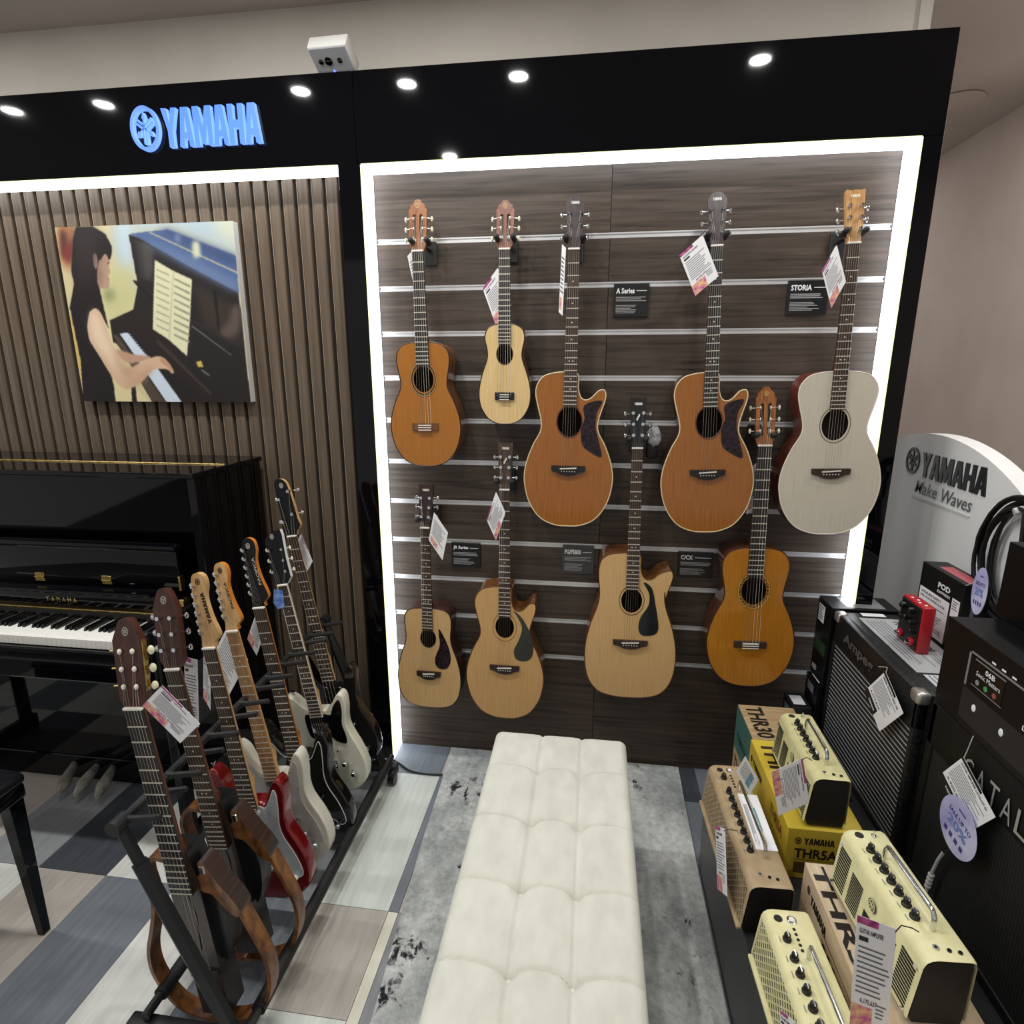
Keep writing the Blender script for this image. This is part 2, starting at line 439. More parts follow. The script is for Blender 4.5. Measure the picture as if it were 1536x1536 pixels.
# ================================================================ ACOUSTIC GUITARS
CONCERT = [(0, 0), (.32, .009), (.64, .055), (.89, .16), (1.0, .295), (.965, .41), (.82, .53), (.67, .61), (.625, .655), (.64, .71), (.71, .79), (.76, .865), (.725, .925), (.58, .975), (.35, .995), (.12, 1.0)]
CLASSIC = [(0, 0), (.32, .009), (.64, .055), (.89, .16), (1.0, .295), (.97, .41), (.84, .53), (.70, .615), (.655, .665), (.67, .72), (.72, .80), (.745, .87), (.70, .93), (.56, .975), (.34, .995), (.12, 1.0)]
DREAD = [(0, 0), (.36, .006), (.70, .04), (.92, .13), (1.0, .26), (.98, .39), (.88, .52), (.755, .625), (.705, .69), (.70, .75), (.725, .83), (.72, .90), (.66, .955), (.50, .988), (.30, .998), (.12, 1.0)]
GUITALELE = [(0, 0), (.33, .009), (.66, .06), (.92, .17), (1.0, .29), (.95, .42), (.82, .54), (.70, .63), (.655, .695), (.68, .76), (.74, .83), (.745, .89), (.66, .95), (.46, .985), (.22, .998), (.1, 1.0)]
def body_outline(half, W, L, cut=False):
    hw = W/2
    right = [(x*hw, z*L) for x, z in half[1:]]
    left = [(-x*hw, z*L) for x, z in half[1:]]
    if cut:
        wi = min(range(6, 12), key=lambda i: half[i][0])
        wx = half[wi][0]
        r = [(x*hw, z*L) for x, z in half[1:wi+1]]
        r += [((wx+.02)*hw, .71*L), ((wx+.075)*hw, .765*L), ((wx+.135)*hw, .82*L), ((wx+.155)*hw, .862*L), ((wx+.11)*hw, .891*L), ((wx+.0)*hw, .886*L),
              (.55*hw, .866*L), (.45*hw, .838*L), (.34*hw, .828*L), (.235*hw, .845*L), (.175*hw, .90*L), (.15*hw, .99*L)]
        right = r
    pts = [(0, 0)]+right+left[::-1]
    return spline(pts, 5)
def head_outline(kind, nw, hh, L):
    if kind == 'slot':
        r = [(nw, 0), (hh*.93, .10), (hh*.97, .45), (hh, .72), (hh*1.02, .80), (hh*.84, .83), (hh*.80, .885), (hh*.40, .945), (hh*.30, .985), (hh*.12, .995)]
    elif kind == 'arch':
        r = [(nw, 0), (nw*1.05, .06), (hh*.80, .17), (hh*.86, .45), (hh*1.0, .86), (hh*.80, .90), (hh*.62, .965), (hh*.25, 1.0)]
    else:
        r = [(nw, 0), (nw*1.05, .06), (hh*.82, .17), (hh*.88, .45), (hh*.98, .93), (hh*1.0, .975), (hh*.85, .995), (hh*.45, .975), (hh*.15, .985)]
    pts = [(x, z*L) for x, z in r]
    return pts+[(-x, z) for x, z in pts[::-1]]
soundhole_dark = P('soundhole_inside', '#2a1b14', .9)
_tm = {}
def tuner_mesh(kind, side):
    key = (kind, side)
    if key not in _tm:
        mb = MB()
        if kind == 'slot':
            mb.cyl((-side*.012, .004, 0), (-side*.001, .004, 0), .0042, ivory, n=8)
            mb.cyl((0, .006, 0), (side*.009, .010, 0), .0016, chrome, n=6)
            mb.ball((side*.011, .011, 0), .0035, .006, .0065, pearl, 8)
        else:
            mb.cyl((-side*.007, -.006, 0), (-side*.007, .002, 0), .0042, chrome, n=10)
            mb.cyl((-side*.007, -.0105, 0), (-side*.007, -.006, 0), .0026, chrome, n=8)
            mb.cyl((0, .014, 0), (side*.008, .014, 0), .0018, chrome, n=6)
            mb.ball((side*.0115, .014, 0), .0045, .0035, .0065, pearl if kind == 'cream' else chrome, 8)
        _tm[key] = mb.mesh('tuning_peg')
    return _tm[key]
_unit = {}
def unitbox(mat):
    if mat.name not in _unit: _unit[mat.name] = MB().box(-.5, .5, -.5, .5, -.5, .5, mat).mesh('fret', 0)
    return _unit[mat.name]
def neck_parts(root, zn, sc_, nw, ew, zend, zheel, board_mat, neck_mat, yb, strings, zbridge, nstr=6, sspread_b=None, markers=True, yneck=0.):
    """fretboard with frets, neck back, nut and strings; yb = front of the fretboard"""
    th = .005
    def hw(z): return nw+(ew-nw)*(zn-z)/(zn-zend)
    fb = MB().prism([(-hw(zend), zend), (hw(zend), zend), (nw, zn), (-nw, zn)], yb, yb+th, board_mat).build('fretboard', root, 0)
    n = 1
    while True:
        z = zn-sc_*(1-2**(-n/12))
        if z < zend+.003 or n > 24: break
        link('fret', unitbox(fret_mat), fb, (0, yb-.0003, z), scale=(2*hw(z), .0018, .0027))
        n += 1
    if markers:
        for k in (3, 5, 7, 9, 12, 15, 17):
            z = zn-sc_*(1-(2**(-k/12)+2**(-(k-1)/12))/2)
            if z < zend+.01: break
            mk = MB()
            for dx in ((-.006, .006) if k == 12 else (0,)):
                mk.cyl((dx, yb-.0004, z), (dx, yb+.001, z), .0022, pearl, n=8)
            mk.build('inlay_dot', fb)
    # neck back: half round section
    sec = [(-1, 0), (-.92, .45), (-.6, .85), (0, 1), (.6, .85), (.92, .45), (1, 0)]
    vs = []; fs = []; lv = [(zn+.006, .013, 1), (zn-.03, .014, 1), ((zn+zheel)/2, .016, 1), (zheel+.05, .019, 1), (zheel+.02, .035, 1), (zheel, .06 if not yneck else .03, 1)]
    for z, d, _ in lv:
        for sx, sy in sec: vs.append((sx*min(hw(z), ew), yb+th+sy*d, z))
    m = len(sec)
    for i in range(len(lv)-1):
        for k in range(m-1): fs.append((i*m+k, i*m+k+1, (i+1)*m+k+1, (i+1)*m+k))
    fs.append(tuple(range(m))); fs.append(tuple(range((len(lv)-1)*m, len(lv)*m))[::-1])
    MB().add(vs, fs, neck_mat).build('neck', root)
    MB().rbox(-nw-.0005, nw+.0005, yb-.003, yb+th, zn-.0005, zn+.005, .001, ivory, seg=1).build('nut', root)
    sb = sspread_b or nw*1.25
    for k in range(nstr):
        u = (k/(nstr-1)*2-1)
        r = .0011-.0001*k if strings == 'steel' else .0010
        mt = steel_string if (strings == 'steel' or k < 3) else nylon_string
        p = [(u*sb, yb-.0055, zbridge), (u*nw*.82, yb-.0022, zn+.003)]
        yield k, u, p, r*.42, mt
def acoustic(name, label, head, nut, bot, Lb, W, depth=.095, half=CONCERT, cut=False, top='spruce', sides=None, bind=None, board=rosewood, neck=mahogany,
             headk='plain', headm=rosewood, hhw=.026, nw=.0175, ew=.0215, hole_r=.038, hole_z=None, bridge_z=None, bridge='belly', bridge_m=rosewood,
             guard=None, guard_m=None, rosette=None, strings='steel', tuner='steel', y=-.122, logo='#d8d2c0', emb=False, group='acoustic guitars hung on the boards', nofr=None):
    A = at(*nut, 'y', y); B = at(*bot, 'y', y); Hh = at(*head, 'y', y)
    ax = A-B; zn = ax.length; ang = math.atan2(ax.x, ax.z)
    Lh = (Hh-A).length
    root = thing(name, label, 'guitar', B, (0, ang, 0), group)
    # rotation about Y by ang sends +Z towards +X
    out = body_outline(half, W, Lb, cut)
    hz = hole_z; hr = (hole_r*.80, hole_r)
    hole = ellipse(0, hz, *hr)
    bd = MB()
    bd.prism(out, .0025, depth, sides, side=sides, back=sides, caps=(False, True))
    bd.build('body', root)
    MB().prism(out, 0, .003, top, holes=[hole], side=bind or top).build('soundboard', root, 30)
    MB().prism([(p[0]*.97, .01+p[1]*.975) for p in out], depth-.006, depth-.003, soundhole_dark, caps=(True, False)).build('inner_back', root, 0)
    if bind:
        MB().tube([(p[0], .0012, p[1]) for p in out], .0022, bind, 6, closed=True).build('binding', root)
    if rosette:
        rm, r0, r1 = rosette
        MB().prism(ellipse(0, hz, hr[0]*r1, hr[1]*r1, 36), -.0007, .001, rm, holes=[ellipse(0, hz, hr[0]*r0, hr[1]*r0, 36)]).build('rosette', root, 0)
        if r1 > 1.25:
            MB().prism(ellipse(0, hz, hr[0]*(r1-.04), hr[1]*(r1-.04), 36), -.0009, .001, P('rosette_line', '#caa35c', .4), holes=[ellipse(0, hz, hr[0]*(r1-.09), hr[1]*(r1-.09), 36)]).build('rosette_line', root, 0)
    if guard:
        MB().prism(spline([(p[0]*W/2, hz+p[1]*Lb) for p in guard], 5), -.0013, .0005, guard_m).build('pickguard', root, 0)
    # bridge
    bz = bridge_z; br = MB(); s = W/.30
    if bridge == 'belly':
        bp = [(-.058*s, .010), (-.056*s, .012), (.056*s, .012), (.058*s, .010), (.056*s, -.006), (.040*s, -.010), (.022*s, -.019), (0, -.022), (-.022*s, -.019), (-.040*s, -.010), (-.056*s, -.006)]
        brd = br.prism([(x, bz+z) for x, z in bp], -.008, .001, bridge_m).build('bridge', root, 30)
        MB().prism([(-.028*s, bz+.0005), (.028*s, bz+.004), (.028*s, bz+.0075), (-.028*s, bz+.004)], -.0115, -.007, ivory).build('saddle', brd, 0)
        for k in range(6):
            x = (k/2.5-1)*.022*s
            MB().cyl((x, -.0105, bz-.006), (x, -.007, bz-.006), .0018, ivory if bridge_m is not black_satin else P('pin_dark', '#cfc8b8', .4), n=6).build('bridge_pin', brd)
    else:
        brd = br.rbox(-.056*s, .056*s, -.006, .001, bz-.013, bz+.012, .001, bridge_m, seg=1).build('bridge', root, 0)
        tb = MB(); tb.rbox(-.028*s, .028*s, -.011, -.005, bz-.012, bz-.001, .001, bridge_m, seg=1)
        tb.box(-.028*s, .028*s, -.0118, -.0105, bz-.004, bz-.0015, ivory); tb.box(-.028*s, .028*s, -.0118, -.0105, bz-.0125, bz-.010, ivory)
        tb.build('tie_block', brd, 0)
        MB().box(-.027*s, .027*s, -.0115, -.005, bz+.003, bz+.006, ivory).build('saddle', brd, 0)
    # neck
    yb = -.0065
    fend = hz+hr[1]*(.93 if headk != 'slot' else .95)
    zend = fend
    sl = zn-bz
    heads = MB(); tilt = Matrix.Translation((0, yb+.004, zn+.004)) @ Matrix.Rotation(math.radians(-9), 4, 'X')
    strs = list(neck_parts(root, zn, sl, nw, ew, zend, Lb-.005, board, neck, yb, strings, bz, markers=(headk != 'slot')))
    ho = head_outline(headk, nw, hhw, Lh)
    holes = []
    if headk == 'slot':
        for sx in (-1, 1):
            holes.append([(sx*hhw*.38+q[0]*hhw*.20, Lh*.43+q[1]*Lh*.28) for q in [(-1, -.9), (-.5, -1), (.5, -1), (1, -.9), (1, .88), (.6, 1), (-.6, 1), (-1, .88)]])
    hd = heads.prism(ho, 0, .015, headm, tilt, holes).build('headstock', root, 30)
    lg = MB()
    if headk == 'slot':
        put_emblem(lg, tilt, 0, Lh*.88, .0065, .0085, P('head_gold', '#c9a86a', .4))
    else:
        put_logo(lg, tilt, -.0125, Lh*.84, .025, .0085, P('logo_'+logo[1:], logo, .4))
        if emb:
            for q in ((0, 0, .3), (.003, .006, 1.1), (-.003, -.006, 1.1)):
                lg.box(-.0022+q[0], .0022+q[0], -.0012, -.0003, Lh*.60+q[1]-.004, Lh*.60+q[1]+.004, P('logo_'+logo[1:], logo, .4), tilt)
    lg.build('logo', hd, 0, kind='stuff')
    for k in range(6):
        side = -1 if k < 3 else 1; q = k % 3
        zz = Lh*((.24, .44, .64)[q] if headk == 'slot' else (.24, .46, .68)[q])
        xx = hhw*((.98) if headk == 'slot' else (.86, .90, .95)[q])
        o = link('tuning_peg', tuner_mesh('slot' if headk == 'slot' else tuner, side), hd)
        o.matrix_local = tilt @ Matrix.Translation((side*xx, 0, zz)) @ Matrix.Scale(1.3, 4)
    for k, u, p, r, mt in strs:
        side = -1 if k < 3 else 1; q = (2-k) if k < 3 else (k-3)
        q = 2-q if True else q
        zz = Lh*((.24, .44, .64)[q] if headk == 'slot' else (.24, .46, .68)[q])
        e = tilt @ Vector((side*hhw*(.5 if headk == 'slot' else .60), -.004, zz))
        MB().tube([p[0], p[1], e], r, mt, 4).build('string', root, 0)
    return root
# woods
def topwood(name, c1, c2, rough=.35, coat=.0):
    return tex(P(name, c1, rough, coat=coat*.5, spec=.35), c1, c2, (120, 1, 3), 3, 5, .3, .7, 'Object')
spruce = topwood('spruce_top', '#c69a60', '#d6ae76', .45)
spruce2 = topwood('spruce_top_pale', '#c9a26a', '#dab581', .42)
pale_top = topwood('spruce_top_ash', '#d2b177', '#e2c894', .45)
amber = topwood('amber_top', '#9a5f1e', '#ad6f28', .16, .5)
amber2 = topwood('amber_gloss_top', '#a86a1c', '#bd7e2a', .14, .6)
cedar = topwood('cedar_top', '#8d531f', '#a4682b', .13, .6)
white_top = tex(P('white_wash_top', '#c9c2b2', .55), '#c4bdad', '#d0c9ba', (120, 1, 3), 3, 5, .3, .7)
natside = tex(P('nato_side', '#7a4a22', .25, coat=.4), '#5a3517', '#7d4f27', (20, 20, 2), 4)
rosside = tex(P('rosewood_side', '#4a2618', .25, coat=.4), '#3a1c12', '#5f3322', (20, 20, 2), 4)
redside = tex(P('mahogany_side', '#5e2a1c', .35), '#4a1f15', '#733526', (20, 20, 2), 4)
darkside = tex(P('dark_side', '#38211c', .3), '#2c1916', '#472b24', (20, 20, 2), 4)
cream_bind = P('cream_binding', '#d9c9a0', .35); dark_bind = P('dark_binding', '#2c1a14', .35); brown_bind = P('brown_binding', '#5a3218', .35); white_bind = P('white_binding', '#e2d9c8', .4)
tort = tex(P('tortoise_guard', '#1a1318', .2, spec=.3, coat=.1), '#0f0b12', '#3a2630', nscale=90, detail=3, lo=.4, hi=.7)
black_guard = P('black_guard', '#16181b', .12, coat=.5)
greyhead = tex(P('grey_headstock', '#4a4145', .3), '#433b3f', '#524a4d', (40, 40, 3), 4)
brownhead = tex(P('amber_headstock', '#8a5226', .25, coat=.4), '#7a451d', '#9c6230', (40, 40, 3), 4)
redhead = tex(P('reddish_headstock', '#7d4a3a', .35), '#70402f', '#8b5745', (40, 40, 3), 4)
nathead = tex(P('natural_headstock', '#b98a55', .4), '#ab7c48', '#c69a66', (40, 40, 3), 4)
jrhead = P('brown_black_headstock', '#2c1a18', .3); fghead = P('black_headstock', '#191a1c', .25)
white_ros = P('white_rosette', '#d8d0be', .4); dark_ros = P('dark_rosette', '#3a2416', .4); mosaic = tex(P('mosaic_rosette', '#5a3a1a', .4), '#2c1b0c', '#b3812f', nscale=220, detail=1, lo=.45, hi=.55)
thin_ros = P('thin_rosette', '#4c3a2c', .4)
GA = [(.32, .105), (.70, .135), (.60, .06), (.58, -.03), (.66, -.12), (.74, -.22), (.50, -.195), (.30, -.145), (.26, -.05), (.33, .02)]
acoustic('classical_guitar', 'small amber gloss classical guitar with slotted headstock beside the lit upright strip', (630, 297), (627, 378), (641, 699), .413, .243, half=CLASSIC, top=amber, sides=natside, bind=dark_bind,
         board=ebony, neck=natside, headk='slot', headm=brownhead, hhw=.029, nw=.0185, ew=.0225, hole_r=.043, hole_z=.293, bridge_z=.136, bridge='tie', bridge_m=natside, rosette=(dark_ros, 1.12, 1.34), strings='nylon')
acoustic('guitalele', 'tiny pale guitalele with black tie bridge on the top row', (760, 298), (757, 375), (757, 636), .32, .172, .07, half=GUITALELE, top=pale_top, sides=natside, bind=dark_bind,
         board=ebony, neck=redhead, headk='slot', headm=redhead, hhw=.028, nw=.0175, ew=.0205, hole_r=.032, hole_z=.226, bridge_z=.092, bridge='tie', bridge_m=black_satin, rosette=(dark_ros, 1.0, 1.08), strings='nylon')
acoustic('cutaway_guitar', 'honey brown cutaway guitar with tortoise pickguard next to the guitalele', (866, 291), (861, 375), (850, 789), .514, .295, half=CONCERT, cut=True, top=cedar, sides=darkside, bind=cream_bind,
         board=rosewood, neck=redside, headk='arch', headm=greyhead, hhw=.028, hole_r=.050, hole_z=.355, bridge_z=.197, bridge_m=black_satin, guard=GA, guard_m=tort, rosette=(redside, 1.0, 1.09), logo='#e8e6e0')
acoustic('cutaway_guitar', 'honey brown cutaway guitar with tortoise pickguard next to the cream white guitar', (1075, 286), (1075, 370), (1057, 798), .517, .29, half=CONCERT, cut=True, top=cedar, sides=darkside, bind=cream_bind,
         board=ebony, neck=redside, headk='arch', headm=greyhead, hhw=.028, hole_r=.050, hole_z=.362, bridge_z=.198, bridge_m=black_satin, guard=GA, guard_m=tort, rosette=(redside, 1.0, 1.09), logo='#e8e6e0')
acoustic('concert_guitar', 'cream white concert guitar with natural wood headstock and red brown sides', (1281, 282), (1280, 366), (1236, 801), .513, .300, half=CONCERT, top=white_top, sides=redside, bind=white_bind,
         board=rosewood, neck=redside, headk='plain', headm=nathead, hhw=.027, hole_r=.049, hole_z=.352, bridge_z=.203, bridge_m=rosewood, rosette=(thin_ros, 1.12, 1.16), logo='#efe6cf')
acoustic('mini_guitar', 'small three quarter dreadnought with brown teardrop pickguard, smallest in the lower row', (637, 729), (638, 792), (645, 1061), .408, .243, .085, half=DREAD, top=spruce2, sides=darkside, bind=dark_bind,
         board=rosewood, neck=darkside, headk='plain', headm=jrhead, hhw=.026, nw=.0165, ew=.0195, hole_r=.036, hole_z=.288, bridge_z=.142, bridge_m=jrhead, guard=[(.36, .10), (.62, -.06), (.70, -.20), (.56, -.29), (.28, -.285), (.20, -.20), (.36, -.06), (.34, .04)], guard_m=tort, rosette=(thin_ros, 1.0, 1.06))
acoustic('cutaway_guitar', 'natural spruce cutaway guitar with grey black pickguard between the JR Series and FG/FS800 signs', (757, 665), (757, 735), (757, 1077), .527, .289, half=CONCERT, cut=True, top=spruce, sides=natside, bind=brown_bind,
         board=rosewood, neck=mahogany, headk='plain', headm=rosewood, hhw=.026, hole_r=.043, hole_z=.372, bridge_z=.208, bridge_m=jrhead, guard=[(.22, .125), (.45, .07), (.68, -.06), (.72, -.19), (.55, -.245), (.30, -.235), (.24, -.17), (.36, -.09), (.44, 0), (.33, .08)], guard_m=P('grey_guard', '#33352f', .3), rosette=(thin_ros, 1.24, 1.30), emb=True)
acoustic('cutaway_guitar', 'natural spruce cutaway dreadnought with glossy black pickguard, largest in the lower row', (957, 597), (956, 673), (942, 1046), .548, .318, .11, half=DREAD, cut=True, top=spruce2, sides=natside, bind=brown_bind,
         board=rosewood, neck=mahogany, headk='plain', headm=fghead, hhw=.027, hole_r=.045, hole_z=.375, bridge_z=.215, bridge_m=rosewood, guard=[(.24, .125), (.42, .09), (.52, -.03), (.60, -.17), (.52, -.225), (.26, -.235), (.17, -.19), (.20, -.115), (.36, -.03), (.37, .05)], guard_m=black_guard, rosette=(thin_ros, 1.16, 1.22), emb=True, logo='#e8e6e0')
acoustic('classical_guitar', 'full size golden amber classical guitar with pearl tuners in the lower row', (1146, 581), (1147, 669), (1120, 1029), .507, .287, half=CLASSIC, top=amber2, sides=rosside, bind=dark_bind,
         board=ebony, neck=natside, headk='slot', headm=brownhead, hhw=.030, nw=.0215, ew=.025, hole_r=.050, hole_z=.355, bridge_z=.160, bridge='tie', bridge_m=rosewood, rosette=(mosaic, 1.03, 1.33), strings='nylon')

# wall hangers -----------------------------------------------------------
foam = P('hanger_foam', '#161618', .6)
def hanger(x, z, label, yh=-.108, spread=.023):
    t = thing('guitar_hanger', label, 'guitar hanger', (x, 0, z), group='guitar hangers on the rails')
    MB().rbox(-.022, .022, -.010, .0005, -.045, .03, .002, black_matte, seg=1).build('plate', t)
    MB().cyl((0, -.008, 0), (0, yh+.012, .004), .006, black_satin).build('arm', t)
    for s in (-1, 1):
        MB().tube([(0, yh+.014, .004), (s*spread*.7, yh+.012, .004), (s*spread, yh-.002, .004), (s*spread, yh-.030, .008)], [.007, .0085, .0085, .0085], foam, 8).build('prong', t)
        MB().ball((s*spread, yh-.032, .009), .0095, .009, .0095, foam, 10).build('prong_tip', t)
for i, (px, py, lb) in enumerate(((630, 366, 'small amber classical guitar'), (758, 361, 'pale guitalele'), (862, 361, 'honey brown guitar next to the guitalele'), (1075, 357, 'honey brown guitar next to the white guitar'),
        (1281, 352, 'cream white guitar'), (638, 782, 'small three quarter dreadnought'), (757, 725, 'natural cutaway with grey pickguard'), (956, 662, 'natural cutaway dreadnought'), (1146, 656, 'full size golden classical guitar'))):
    p = at(px, py, 'y', -.125)
    hanger(p.x, p.z, 'black hanger with foam prongs holding the '+lb, spread=.026)

# crumpled plastic sleeve behind the black headstock of the big dreadnought
pw = thing('plastic_sleeve', 'crumpled clear plastic sleeve behind the black headstock of the dreadnought', 'packaging', at(981, 655, 'y', -.06))
rr = random.Random(11); mbp = MB(); mbp.ball((0, 0, 0), .022, .018, .034, P('clear_plastic', '#d9dde0', .12, alpha=.55, spec=.8), 14)
mbp.v = [(x*(1+rr.uniform(-.22, .22)), y*(1+rr.uniform(-.25, .25)), z*(1+rr.uniform(-.15, .15))) for x, y, z in mbp.v]
mbp.build('sleeve', pw, 0)
MB().rbox(-.022, .014, -.008, .055, -.075, -.020, .010, black_matte).build('cable_pouch', pw)

# info signs ---------------------------------------------------------------
signm = P('sign_black', '#101113', .35); signw = P('sign_white', '#e8e8e8', .5); signg = P('sign_text_grey', '#a9a9a9', .5)
def info(text, a, b, label, mat=signm):
    A = at(*a, 'y', -.006); B = at(*b, 'y', -.006); wd = B.x-A.x; h = A.z-B.z
    t = thing('info_sign', label, 'sign', (A.x, -.006, B.z), group='series signs on the boards')
    MB().rbox(0, wd, -.003, .006, 0, h, .0006, mat, seg=1).build('plate', t, 0)
    mb = MB(); I = Matrix.Identity(4)
    tw = min(.52, .085*len(text))
    put_text(mb, text, I, wd*.07, h*.70, wd*tw, h*.17, signw, -.0035, .035)
    put_quad(mb, I, wd*(.12+tw), wd*.93, h*.775, h*.795, signw, -.0035)
    put_lines(mb, I, wd*.07, wd*.94, h*.46, h*.62, 3, signg, -.0035, .42, len(text), .2)
    put_lines(mb, I, wd*.07, wd*.80, h*.10, h*.37, 6, signg, -.0035, .36, len(text)+3, .45)
    mb.build('print', t, 0)
info('A Series', (921, 426), (972, 475), 'small black sign reading A Series between the honey brown guitars')
info('STORIA', (1183, 421), (1239, 471), 'small black sign reading STORIA beside the cream white guitar')
info('JR Series', (677, 813), (721, 851), 'small black sign reading JR Series beside the three quarter dreadnought')
info('FG/FS800', (844, 818), (890, 861), 'small dark grey sign reading FG/FS800 beside the cutaway dreadnought', P('sign_grey', '#3a3c3e', .4))
info('C/CX', (1018, 827), (1068, 867), 'small black sign reading C/CX beside the golden classical guitar')

# ================================================================ LIT SIGN, SENSOR, CANVAS
signblue = P('sign_blue', '#4a70c0', .4, emit='#3f74ff', es=.85)
signrim = P('sign_rim', '#7fa0e0', .4, emit='#6f9cff', es=1.1)
t = thing('lit_sign', 'glowing blue letter sign YAMAHA with round emblem on the fascia', 'sign', (-1.458, YF, 2.215))
I4 = Matrix.Identity(4)
D0, D1 = -.016, -.0001
mb = MB(); ex, ez = .0525, .065
mb.prism(ellipse(ex, ez, .0505, .065, 40), D0, D1, signblue, holes=[ellipse(ex, ez, .041, .054, 40)], side=signrim)
mb.build('emblem_ring', t)
for k in range(3):
    a = PI/2+k*2*PI/3; ca, sa = math.cos(a), math.sin(a); mb = MB()
    def q(u, v): return (ex+.041*(u*ca-v*sa), ez+.054*(u*sa+v*ca))
    for poly in ([(.0, -.06), (.45, -.06), (.55, -.14), (.86, 0), (.55, .14), (.45, .06), (.0, .06)], [(-.85, .05), (.0, .05), (.0, .16), (-.85, .16)], [(-.85, -.16), (.0, -.16), (.0, -.05), (-.85, -.05)]):
        mb.prism([q(*p) for p in poly], D0, D1, signblue, side=signrim)
    mb.build('tuning_fork', t, 0)
for c, o, hs in logo_letters(.335, .112, .035):
    MB().prism([(p[0]+.117, p[1]+.006) for p in o], D0, D1, signblue, holes=[[(p[0]+.117, p[1]+.006) for p in h] for h in hs], side=signrim).build('letter', t, 0)

s = thing('people_counter', 'white boxy people counter camera on the fascia top edge', 'camera', (-.752, -.128, 2.416), (math.radians(-30), 0, math.radians(-2)))
MB().rbox(-.062, .062, -.045, .045, .012, .056, .004, white_plastic).build('housing', s)
MB().prism([(-.045, .055), (.035, .055), (.025, .066), (-.03, .066)], -.03, .03, white_plastic).build('back_ridge', s)
MB().rbox(-.059, .057, -.043, .043, .008, .0125, .002, P('counter_face', '#a9aab0', .4), seg=1).build('face', s)
for x, r in ((-.034, .0075), (-.010, .012), (.026, .0075)):
    MB().cyl((x, -.004, .0085), (x, -.004, .006), r, black_gloss, n=16).build('lens', s)
MB().cyl((-.004, .026, .0082), (-.004, .026, .0068), .0035, P('counter_led', '#2238ff', .4, emit='#3a4dff', es=6), n=10).build('indicator', s)
MB().rbox(-.02, .02, .060, .085, -.030, .05, .002, black_matte, seg=1).build('mount', s)

# canvas print --------------------------------------------------------------
cv = thing('canvas_print', 'canvas photo print of a person playing an upright piano', 'picture', (-1.875, -.035, 1.403))
cvx = -1.875
MB().rbox(0, .689, .003, .034, 0, .614, .002, P('canvas_edge', '#d9d8d4', .6), seg=1).build('stretcher', cv, 0)
def cp(cx, cy): # spot on the print
    p = at(80+cx/4.955, 320+cy/4.955, 'y', -.035); return (p.x-cvx, p.z-1.403)
import numpy as np
GW, GH_ = 300, 270
gx, gz = np.meshgrid(np.linspace(0, .689, GW), np.linspace(0, .614, GH_))
img = np.zeros((GH_, GW, 3))
def blur(m, s_):
    r = int(3*s_)+1; k = np.exp(-.5*(np.arange(-r, r+1)/s_)**2); k /= k.sum()
    for ax_ in (0, 1):
        q = np.pad(m, [(r, r) if i == ax_ else (0, 0) for i in (0, 1)], mode='edge'); acc = 0
        for i in range(2*r+1): acc = acc+k[i]*(q[i:i+m.shape[0], :] if ax_ == 0 else q[:, i:i+m.shape[1]])
        m = acc
    return m
def poly(pts, col, sm=0, soft=.8, op=1.):
    global img
    q = [cp(*p) for p in pts]
    if sm: q = spline(q, sm)
    ins = np.zeros(gx.shape, bool); n_ = len(q)
    for i in range(n_):
        (x0, z0), (x1, z1) = q[i], q[(i+1) % n_]
        if z0 == z1: continue
        ins ^= ((z0 > gz) != (z1 > gz)) & (gx < (x1-x0)*(gz-z0)/(z1-z0)+x0)
    m = blur(ins.astype(float), soft)[..., None]*op
    h_ = col.lstrip('#'); c_ = np.array([int(h_[i:i+2], 16)/255 for i in (0, 2, 4)])
    img = img*(1-m)+c_*m
poly([(-200, -200), (1700, -200), (1800, 1700), (-200, 1700)], '#cbc096')
poly([(300, 500), (700, 420), (800, 900), (300, 1000)], '#d6cf9f', 3, 14)
poly([(420, 90), (1332, 50), (1365, 330), (860, 112), (700, 140), (560, 152), (600, 520), (560, 640), (500, 420), (455, 250)], '#aebfc8', 0, 9)
poly([(1180, 56), (1332, 50), (1352, 250), (1230, 190)], '#c6cbb8', 0, 10)
poly([(470, 90), (560, 80), (600, 480), (540, 560)], '#bfd0dc', 3, 8)
poly([(450, 420), (600, 400), (605, 700), (430, 790), (360, 560)], '#c6c28f', 3, 9)
poly([(380, 560), (450, 580), (440, 640), (380, 650)], '#8f9468', 3, 5)
poly([(25, 100), (165, 97), (150, 380), (70, 400), (40, 250)], '#a8714a', 3, 6)
poly([(45, 130), (90, 150), (100, 300), (60, 330)], '#4a2723', 3, 4); poly([(75, 250), (140, 200), (135, 350), (90, 360)], '#7d3030', 3, 4)
poly([(110, 740), (150, 800), (215, 1180), (222, 1340), (190, 1180), (150, 1000)], '#cdb26a')
poly([(430, 1190), (600, 1290), (760, 1450), (465, 1450)], '#d6cb9c')
poly([(575, 1290), (605, 1280), (625, 1450), (585, 1450)], '#1c1a19')
poly([(556, 155), (640, 180), (1372, 578), (1420, 1000), (1470, 1450), (900, 1450), (760, 1180), (640, 1000), (440, 960), (415, 795), (590, 715), (622, 545), (588, 498), (618, 500)], '#201c1d')
poly([(600, 190), (720, 250), (735, 520), (640, 470)], '#2f2c2c'); poly([(640, 190), (740, 260), (742, 420), (690, 500), (650, 300)], '#474443', 0, 4)
poly([(556, 155), (640, 140), (850, 118), (1355, 315), (1376, 592), (1000, 390), (640, 185)], '#4c638f')
poly([(700, 200), (1010, 330), (1372, 520), (1376, 592), (1000, 400), (680, 220)], '#6b80a6', 0, 6)
poly([(850, 118), (1355, 315), (1362, 400), (760, 130)], '#3c4c75', 0, 5)
